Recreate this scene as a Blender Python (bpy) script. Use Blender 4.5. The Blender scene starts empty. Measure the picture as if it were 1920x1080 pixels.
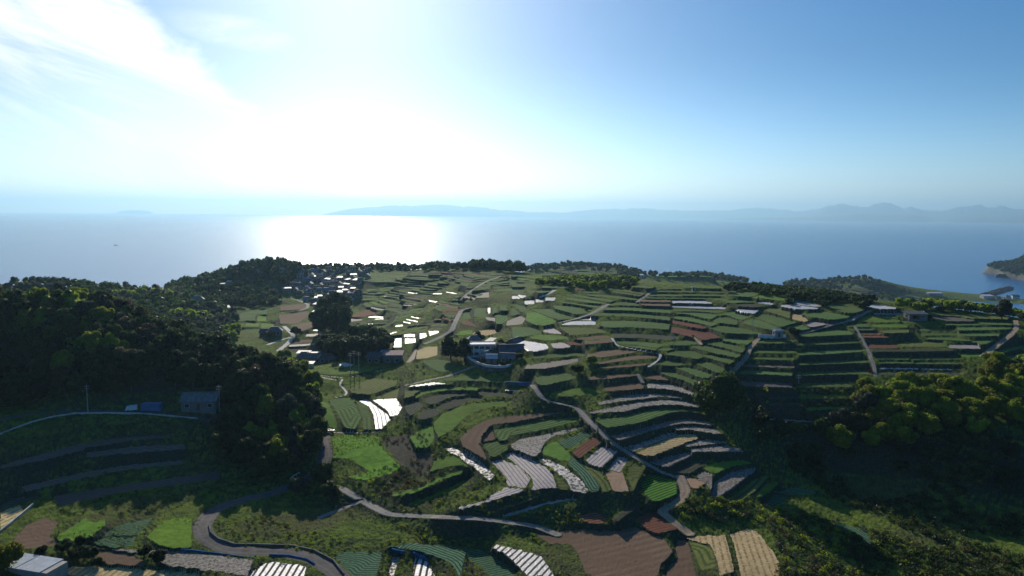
import bpy, math, random
import numpy as np
from mathutils import Matrix, Vector
R = math.radians
rng = np.random.default_rng(7)
random.seed(7)
scene = bpy.context.scene
col = scene.collection

# ------------------------------------------------------------------ camera, sky, sun, exposure
CZ = 170.0                       # camera height above the sea, metres
F = 1300.0                       # focal length in photo pixels (1920 wide)
PITCH, ROLL = R(6.1), R(0.48)
cam = bpy.data.cameras.new('camera'); cam_o = bpy.data.objects.new('camera', cam); col.objects.link(cam_o)
cam.sensor_width = 36.0; cam.lens = 36.0 * F / 1920.0
cam.clip_start = 1.0; cam.clip_end = 120000.0
CM = Matrix.Rotation(R(90) - PITCH, 4, 'X') @ Matrix.Rotation(ROLL, 4, 'Z')
cam_o.matrix_world = Matrix.Translation((0, 0, CZ)) @ CM
scene.camera = cam_o
C3 = np.array(CM.to_3x3())

SUN_EL, SUN_AZ = 22.0, -13.0      # degrees; azimuth measured from +Y towards +X
sun = bpy.data.lights.new('sun', 'SUN'); sun.energy = 5.0; sun.angle = R(0.53); sun.color = (1.0, 0.90, 0.74)
sun_o = bpy.data.objects.new('sun', sun); col.objects.link(sun_o)
sd = Vector((math.sin(R(SUN_AZ)) * math.cos(R(SUN_EL)), math.cos(R(SUN_AZ)) * math.cos(R(SUN_EL)), math.sin(R(SUN_EL))))
sun_o.rotation_euler = sd.to_track_quat('Z', 'Y').to_euler()
sun_o.location = (0, 0, 400)

world = bpy.data.worlds.new('World'); scene.world = world; world.use_nodes = True
wt = world.node_tree; wt.nodes.clear()
def N(t, kind, **kw):
    n = t.nodes.new(kind)
    for k, v in kw.items(): setattr(n, k, v)
    return n
def L(t, a, b): t.links.new(a, b)
def val(t, op, a, b=None, c=None, clamp=False):
    n = t.nodes.new('ShaderNodeMath'); n.operation = op; n.use_clamp = clamp
    for i, x in enumerate((a, b, c)):
        if x is None: continue
        if isinstance(x, (int, float)): n.inputs[i].default_value = x
        else: t.links.new(x, n.inputs[i])
    return n.outputs[0]
def mixc(t, fac, a, b, mode='MIX'):
    n = t.nodes.new('ShaderNodeMix'); n.data_type = 'RGBA'; n.blend_type = mode
    for sock, x in ((n.inputs[0], fac), (n.inputs[6], a), (n.inputs[7], b)):
        if isinstance(x, (int, float)): sock.default_value = x
        elif isinstance(x, tuple): sock.default_value = (*x[:3], 1)
        else: t.links.new(x, sock)
    return n.outputs[2]
def smooth(t, x, a, b, lo=0.0, hi=1.0):
    n = t.nodes.new('ShaderNodeMapRange'); n.interpolation_type = 'SMOOTHSTEP'
    t.links.new(x, n.inputs[0])
    for i, q in enumerate((a, b, lo, hi)): n.inputs[i + 1].default_value = q
    return n.outputs[0]
def noise(t, vec, scale, detail=4, rough=0.55, dist=0.0):
    n = t.nodes.new('ShaderNodeTexNoise'); n.inputs['Scale'].default_value = scale
    n.inputs['Detail'].default_value = detail; n.inputs['Roughness'].default_value = rough
    n.inputs['Distortion'].default_value = dist
    if vec is not None: t.links.new(vec, n.inputs['Vector'])
    return n.outputs[0]

sky = N(wt, 'ShaderNodeTexSky', sky_type='NISHITA', sun_disc=False)
sky.sun_elevation = R(SUN_EL); sky.sun_rotation = R(SUN_AZ)
sky.altitude = 150; sky.air_density = 1.0; sky.dust_density = 0.7; sky.ozone_density = 6.0
tc = N(wt, 'ShaderNodeTexCoord')
sep = N(wt, 'ShaderNodeSeparateXYZ'); L(wt, tc.outputs['Generated'], sep.inputs[0])
X, Y, Z = sep.outputs
ysafe = val(wt, 'MAXIMUM', Y, 0.05)
ta = val(wt, 'DIVIDE', X, ysafe)          # tangent of the azimuth
te = val(wt, 'DIVIDE', Z, ysafe)          # tangent of the elevation
# thin cloud bank streaming up and to the left, procedural, in sky directions
comb = N(wt, 'ShaderNodeCombineXYZ')
st1 = val(wt, 'ADD', val(wt, 'MULTIPLY', ta, 0.94), val(wt, 'MULTIPLY', te, -0.34))
st2 = val(wt, 'ADD', val(wt, 'MULTIPLY', ta, 0.34), val(wt, 'MULTIPLY', te, 0.94))
L(wt, val(wt, 'MULTIPLY', st1, 2.2), comb.inputs[0]); L(wt, val(wt, 'MULTIPLY', st2, 13.0), comb.inputs[1])
n1 = noise(wt, comb.outputs[0], 1.3, 7, 0.6, 0.6)
comb2 = N(wt, 'ShaderNodeCombineXYZ'); L(wt, val(wt, 'MULTIPLY', ta, 3.0), comb2.inputs[0]); L(wt, val(wt, 'MULTIPLY', te, 6.0), comb2.inputs[1])
n2 = noise(wt, comb2.outputs[0], 1.8, 6, 0.62, 0.4)
edge = val(wt, 'ADD', val(wt, 'MULTIPLY', te, -0.95), -0.215)   # azimuth tangent of the bank's right edge
dd = val(wt, 'SUBTRACT', edge, ta)
dd = val(wt, 'ADD', dd, val(wt, 'MULTIPLY', val(wt, 'SUBTRACT', n2, 0.5), 0.22))
bank = smooth(wt, dd, 0.0, 0.07)
fade = smooth(wt, dd, 0.16, 0.50, 1.0, 0.35)
streak = smooth(wt, n1, 0.36, 0.66, 0.42, 1.0)
low = smooth(wt, te, -0.02, 0.10)
cloud = val(wt, 'MULTIPLY', val(wt, 'MULTIPLY', bank, val(wt, 'MULTIPLY', fade, streak)), low)
# a small detached wisp
wx = val(wt, 'DIVIDE', val(wt, 'ADD', ta, 0.40), 0.085); wy = val(wt, 'DIVIDE', val(wt, 'SUBTRACT', te, 0.252), 0.022)
wy = val(wt, 'ADD', wy, val(wt, 'MULTIPLY', wx, 0.7))
wr = val(wt, 'ADD', val(wt, 'POWER', wx, 2.0), val(wt, 'POWER', wy, 2.0))
wisp = val(wt, 'MULTIPLY', smooth(wt, val(wt, 'ADD', wr, val(wt, 'MULTIPLY', n1, 1.6)), 0.6, 2.4, 0.75, 0.0), smooth(wt, n2, 0.4, 0.62, 0.3, 1.0))
cloud = val(wt, 'MAXIMUM', cloud, wisp)
front = smooth(wt, Y, 0.05, 0.3)
cloud = val(wt, 'MULTIPLY', cloud, front, clamp=True)
skyv = N(wt, 'ShaderNodeHueSaturation'); skyv.inputs['Saturation'].default_value = 1.24; L(wt, sky.outputs[0], skyv.inputs['Color'])
hzn = val(wt, 'ADD', 1.0, val(wt, 'MULTIPLY', smooth(wt, te, 0.0, 0.24, 1.0, 0.0), 0.62))
sc_ = N(wt, 'ShaderNodeVectorMath', operation='SCALE'); L(wt, skyv.outputs[0], sc_.inputs[0]); L(wt, hzn, sc_.inputs['Scale'])
cl = mixc(wt, cloud, sc_.outputs[0], (14, 14.3, 14.8))
bg = N(wt, 'ShaderNodeBackground'); bg.inputs['Strength'].default_value = 0.086
L(wt, cl, bg.inputs['Color'])
wo = N(wt, 'ShaderNodeOutputWorld'); L(wt, bg.outputs[0], wo.inputs['Surface'])

scene.view_settings.view_transform = 'Standard'; scene.view_settings.look = 'None'
scene.view_settings.exposure = 0.0; scene.view_settings.gamma = 1.0
scene.cycles.volume_bounces = 0; scene.cycles.max_bounces = 5; scene.cycles.diffuse_bounces = 2
scene.cycles.glossy_bounces = 2; scene.cycles.transmission_bounces = 2; scene.cycles.transparent_max_bounces = 8
scene.cycles.use_denoising = True

# ------------------------------------------------------------------ helpers
def tag(o, label=None, cat=None, group=None, kind=None):
    if label: o['label'] = label
    if cat: o['category'] = cat
    if group: o['group'] = group
    if kind: o['kind'] = kind
    return o
def np_mesh(name, verts, quads=None, tris=None):
    """mesh from numpy arrays"""
    m = bpy.data.meshes.new(name)
    verts = np.asarray(verts, np.float32)
    m.vertices.add(len(verts)); m.vertices.foreach_set('co', verts.ravel())
    idx, starts, tot, n = [], [], [], 0
    for arr, k in ((quads, 4), (tris, 3)):
        if arr is None or len(arr) == 0: continue
        arr = np.asarray(arr, np.int32)
        idx.append(arr.ravel()); starts.append(n + np.arange(len(arr)) * k); tot.append(np.full(len(arr), k)); n += len(arr) * k
    if n:
        m.loops.add(n); m.loops.foreach_set('vertex_index', np.concatenate(idx).astype(np.int32))
        st = np.concatenate(starts).astype(np.int32)
        m.polygons.add(len(st)); m.polygons.foreach_set('loop_start', st)
    m.update(calc_edges=True)
    return m
def link(name, mesh, mat=None, parent=None):
    o = bpy.data.objects.new(name, mesh); col.objects.link(o)
    if mat is not None and len(mesh.materials) == 0: mesh.materials.append(mat)
    if parent is not None: o.parent = parent
    return o
def empty(name, loc, rz=0.0):
    o = bpy.data.objects.new(name, None); col.objects.link(o)
    o.location = loc; o.rotation_euler = (0, 0, rz); o.empty_display_size = 0.5
    return o
class MB:
    """collects shapes, links them as one mesh object"""
    def __init__(s): s.v, s.f = [], []
    def add(s, vs, fs):
        b = len(s.v); s.v += [tuple(v) for v in vs]; s.f += [tuple(b + i for i in f) for f in fs]; return s
    def box(s, x0, x1, y0, y1, z0, z1):
        return s.add([(x0,y0,z0),(x1,y0,z0),(x1,y1,z0),(x0,y1,z0),(x0,y0,z1),(x1,y0,z1),(x1,y1,z1),(x0,y1,z1)],
                     [(0,3,2,1),(4,5,6,7),(0,1,5,4),(1,2,6,5),(2,3,7,6),(3,0,4,7)])
    def tube(s, pts, r, n=6, r1=None):
        pts = [Vector(p) for p in pts]; r1 = r if r1 is None else r1; rings = []
        for i, p in enumerate(pts):
            d = (pts[min(i+1, len(pts)-1)] - pts[max(i-1, 0)]).normalized()
            a = d.orthogonal().normalized() if abs(d.z) > 0.9 else d.cross(Vector((0,0,1))).normalized()
            b = d.cross(a); rr = r + (r1 - r) * i / max(1, len(pts)-1)
            rings.append([p + a*rr*math.cos(2*math.pi*k/n) + b*rr*math.sin(2*math.pi*k/n) for k in range(n)])
        vs = [v for q in rings for v in q]
        fs = [(i*n+k, i*n+(k+1)%n, (i+1)*n+(k+1)%n, (i+1)*n+k) for i in range(len(pts)-1) for k in range(n)]
        fs += [tuple(range(n))[::-1], tuple((len(pts)-1)*n + k for k in range(n))]
        return s.add(vs, fs)
    def mesh(s, name):
        m = bpy.data.meshes.new(name); m.from_pydata(s.v, [], s.f); m.update(); return m
    def build(s, name, mat, parent=None):
        return link(name, s.mesh(name), mat, parent)

def new_mat(name):
    m = bpy.data.materials.new(name); m.use_nodes = True; t = m.node_tree; t.nodes.clear()
    o = N(t, 'ShaderNodeOutputMaterial'); b = N(t, 'ShaderNodeBsdfPrincipled'); L(t, b.outputs[0], o.inputs['Surface'])
    return m, t, b, o
def pos(t): return N(t, 'ShaderNodeNewGeometry').outputs['Position']
def simple(name, colr, rough=0.7, var=0.25, scale=1.5, metal=0.0, spec=0.3):
    m, t, b, o = new_mat(name)
    tcn = N(t, 'ShaderNodeTexCoord')
    n = noise(t, tcn.outputs['Object'], scale, 5)
    k = smooth(t, n, 0.3, 0.7, 1 - var, 1 + var)
    c = mixc(t, 1.0, colr, (1, 1, 1), 'MULTIPLY')
    mm = N(t, 'ShaderNodeVectorMath', operation='SCALE'); L(t, c, mm.inputs[0]); L(t, k, mm.inputs['Scale'])
    L(t, mm.outputs[0], b.inputs['Base Color'])
    b.inputs['Roughness'].default_value = rough; b.inputs['Metallic'].default_value = metal
    b.inputs['Specular IOR Level'].default_value = spec
    return m
def rays(pts):
    """photo pixels -> (azimuth, tangent of the angle below the horizontal) of the line of sight"""
    p = np.asarray(pts, float)
    d = np.stack([(p[:, 0] - 960) / F, (540 - p[:, 1]) / F, -np.ones(len(p))], 1) @ C3.T
    h = np.hypot(d[:, 0], d[:, 1])
    return np.arctan2(d[:, 0], d[:, 1]), -d[:, 2] / h
# ------------------------------------------------------------------ land heights (smooth), polar grid round the camera's foot
CTRL = """
0,1079,93 400,1079,91 700,1079,90 1000,1079,89 1300,1079,88 1600,1079,86 1919,1079,83
0,1000,94 200,1000,92.5 400,1000,91.5 650,1000,91 900,1000,90.5 1100,1000,89.5 1250,1000,89.5 1400,1000,89 1650,1000,86 1900,1010,82
900,955,91.5 1000,905,95.6 1050,850,98.3 950,800,100 1150,900,95 1250,900,94 1300,880,94.6 1400,930,90 1500,920,87 1600,890,85
1150,820,99.6 1250,800,101.6 1350,820,98.6 1400,850,94.5 1100,765,103.8 1250,740,107 1330,770,103 1200,700,111 1000,740,105.5
800,800,98.5 700,850,95 760,900,93 640,900,91 620,820,94.5 700,780,98 760,740,101 900,740,104
600,960,89 650,930,90.5 450,960,91 300,920,93 100,900,95 350,850,96 150,840,98 500,870,93 100,790,104 300,775,104 400,770,103.5 520,790,99.5 585,830,95.5
0,760,104.5 300,742,105.5 150,700,111 300,700,110 0,655,120 0,610,127.5 150,665,118.5 150,628,125.5 0,553,134 150,578,131 200,591,129 300,636,123 300,660,117 400,668,117 480,712,109.5 540,755,105 420,720,107.5 0,700,111.5
50,530,114 0,528,114 120,540,111 200,556,107 280,548,108.5 330,582,100 400,606,96 430,622,95 500,600,92 540,620,92 560,660,93 600,640,94 560,570,91 650,590,94 600,545,96 480,560,93
430,532,98 350,537,96 480,522,103 470,487,124 490,486,124.5 480,493,121 455,497,117 510,492,119 450,510,109 400,522,101 560,514,103 530,508,108 620,520,103.5 620,500,114 700,499,116 800,499,119 
700,540,106 800,530,113 760,560,107 850,560,114.5 900,520,120.5 900,501,124 955,512,124 1010,532,124 980,545,121 950,580,117 850,600,112 750,590,105 700,620,101.5 640,640,96.5 750,650,103 700,690,99 620,690,95.5 640,730,96 850,650,108 850,690,105.5 930,725,103.5
1050,600,117.5 1000,650,112.5 1100,560,122 1050,640,114 1100,680,111.5 930,682,108
1250,560,124.5 1250,534,128 1400,544,127.5 1150,532,126.5 1080,527,125.5 1300,640,115.5 1300,680,112.5 1450,640,116 1450,700,110.5 1450,728,107.5 1600,600,121 1600,680,112.5 1600,565,125 1700,640,116 1750,600,120.5 1720,584,122.5 1850,590,121.5 1800,700,110 1900,640,115.5 1900,602,120 1900,720,107.5 1700,730,107 1500,562,126
1450,770,100 1500,810,95 1600,765,102 1600,830,94 1700,800,99 1800,780,102 1900,800,101 1500,870,89 1600,930,84.5 1700,900,87 1850,900,90 1700,960,84 1900,950,84.5 1540,950,86
1200,522,72 1050,517,87 1090,517,86 1135,517,84 1050,498,96 1090,495,98 1130,497,95 1170,505,88 1000,501,96 1190,516,78 1350,520,62  1500,545,45 1650,545,25 1750,553,9 1850,557,6 1919,562,6 1600,515,45 1560,517,46 1640,518,42 1600,528,38 1560,531,41 1640,530,36 1520,526,44 1480,528,46 1300,516,62
"""
cp = np.array([[float(q) for q in w.split(',')] for w in CTRL.split()])
a_, s_ = rays(cp[:, :2])
r_ = (CZ - cp[:, 2]) / s_
def wp(px, r, z): a, _ = rays([(px, 540)]); return a[0], r, z
extra = [wp(x, r, z) for x, r, z in [
    (-250, 300, 131), (-250, 240, 110), (-250, 180, 96), (-300, 450, 108), (-250, 380, 118), (2150, 400, 116), (2150, 300, 104), (2150, 220, 88), (2150, 160, 83),
    (0, 400, 116), (150, 380, 112), (300, 360, 103), (400, 340, 100), (500, 330, 96), (560, 300, 95),
    (0, 620, 95), (150, 600, 95), (280, 600, 95), (0, 800, 10), (150, 800, 15), (280, 850, 30), (350, 900, 60), (480, 900, 70), (0, 1000, -25), (200, 1050, -25), (400, 1150, -25),
    (600, 980, 40), (750, 960, 50), (900, 900, 60), (600, 1200, -25), (800, 1250, -25), (950, 1350, -25), (1050, 1200, 60), (1150, 1250, 45), (1080, 1500, -25),
    (1700, 1000, 45), (1850, 1000, 40), (2000, 1000, 40), (1850, 1250, 18), (1700, 1250, 28), (1980, 1250, 15), (1050, 540, 117), (1150, 540, 117), (1200, 650, 98), (1250, 650, 100), (1400, 650, 98), (1600, 620, 98), (1800, 580, 98), (1050, 700, 102), (1919, 700, 75), (1500, 1100, 55), (1700, 1100, 40), (1900, 1050, 35),
    (1250, 1420, 20), (1250, 1600, -25), (1400, 1420, 10), (1400, 1560, -25), (1550, 1650, -25), (1650, 1570, -25), (1750, 1570, -25), (1850, 1580, -25), (1960, 1580, -25), (2200, 1500, -10),
    (0, 1600, -30), (480, 1900, -30), (960, 2000, -30), (1400, 2100, -30), (1900, 2100, -30), (-400, 900, -20), (-400, 600, 60), (2300, 800, 60)]]
extra += [(R(t), 90.0, 90.0 + 2 * math.cos(t)) for t in range(-60, 61, 15)] + [(R(t), 25.0, 90.0) for t in range(-60, 61, 20)]
for sgn in (-1, 1):
    extra += [(R(sgn * 60), r, z) for r, z in ((160, 95), (260, 105), (400, 110), (700, 70 if sgn > 0 else 20), (1200, -25), (2000, -30))]
ca = np.concatenate([a_, [e[0] for e in extra]]); cr = np.concatenate([r_, [e[1] for e in extra]]); cz = np.concatenate([cp[:, 2], [e[2] for e in extra]])
P = np.stack([ca, np.log(cr)], 1)
D = np.linalg.norm(P[:, None] - P[None], axis=2)
n_ = len(P)
A = np.zeros((n_ + 3, n_ + 3)); A[:n_, :n_] = -D + np.eye(n_) * 0.003
A[:n_, n_] = 1; A[:n_, n_ + 1:] = P; A[n_:, :n_] = A[:n_, n_:].T
W = np.linalg.solve(A, np.concatenate([cz, np.zeros(3)]))
def land(az, lr):
    q = np.stack([az.ravel(), lr.ravel()], 1); out = np.empty(len(q))
    for i in range(0, len(q), 20000):
        b = q[i:i + 20000]; d = np.linalg.norm(b[:, None] - P[None], axis=2)
        out[i:i + 20000] = -d @ W[:n_] + W[n_] + b @ W[n_ + 1:]
    return out.reshape(az.shape)
# grid axes
az_in = np.arange(-38.5, 38.5001, 0.058); az_out = np.arange(0.6, 26, 0.6)
AZ = np.radians(np.concatenate([(-38.5 - az_out)[::-1], az_in, 38.5 + az_out]))
RR = [22.0]
while RR[-1] < 2300:
    r = RR[-1]
    if r < 138: d = max(0.4, r * 0.03) if r < 130 else 0.5
    elif r < 620: d = min(0.95, 0.55 * r * r / (693 * 68))
    elif r < 900: d = 1.6
    elif r < 1700: d = 3.0
    else: d = 20
    RR.append(r + d)
RR = np.array(RR); NA, NR = len(AZ), len(RR)
cA = np.radians(np.linspace(-66, 66, 330)); cL = np.linspace(math.log(20), math.log(2400), 300)
Hc = land(*np.meshgrid(cA, cL, indexing='ij'))
for _ in range(2):
    Hc[1:-1, 1:-1] = (Hc[1:-1, 1:-1] * 2 + Hc[:-2, 1:-1] + Hc[2:, 1:-1] + Hc[1:-1, :-2] + Hc[1:-1, 2:]) / 6
def bil(tab, a, l):
    u = (a - cA[0]) / (cA[1] - cA[0]); v = (l - cL[0]) / (cL[1] - cL[0])
    i = np.clip(u.astype(int), 0, len(cA) - 2); j = np.clip(v.astype(int), 0, len(cL) - 2); fu, fv = u - i, v - j
    return tab[i, j]*(1-fu)*(1-fv) + tab[i+1, j]*fu*(1-fv) + tab[i, j+1]*(1-fu)*fv + tab[i+1, j+1]*fu*fv
H = bil(Hc, *np.broadcast_arrays(AZ[:, None], np.log(RR)[None, :]))
def acol(a): return int(np.clip(np.searchsorted(AZ, a), 0, NA - 1))
def cross(zc, s, lo=0.0, hi=1e9):
    """first distance at which the line of sight with slope s meets the height column zc"""
    below = (CZ - RR * s < zc) & (RR > lo) & (RR < hi)
    j = int(np.argmax(below))
    if not below[j]: return None
    if j == 0: return RR[0]
    g0 = CZ - RR[j-1]*s - zc[j-1]; g1 = CZ - RR[j]*s - zc[j]
    t = g0 / (g0 - g1) if g0 > 0 else 0.0
    return RR[j-1] + t * (RR[j] - RR[j-1])
def hit(px, py, grid=None):
    a, s = rays([(px, py)]); i = acol(a[0]); r = cross((H if grid is None else grid)[i], s[0])
    return a[0], r
def chaikin(p, closed=False, n=1, k=0.15):
    for _ in range(n):
        q = []
        m = len(p)
        for i in range(m if closed else m - 1):
            a, b = p[i], p[(i+1) % m]
            q += [a + (b - a) * k, a + (b - a) * (1 - k)]
        if not closed: q = [p[0]] + q + [p[-1]]
        p = q
    return p

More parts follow.
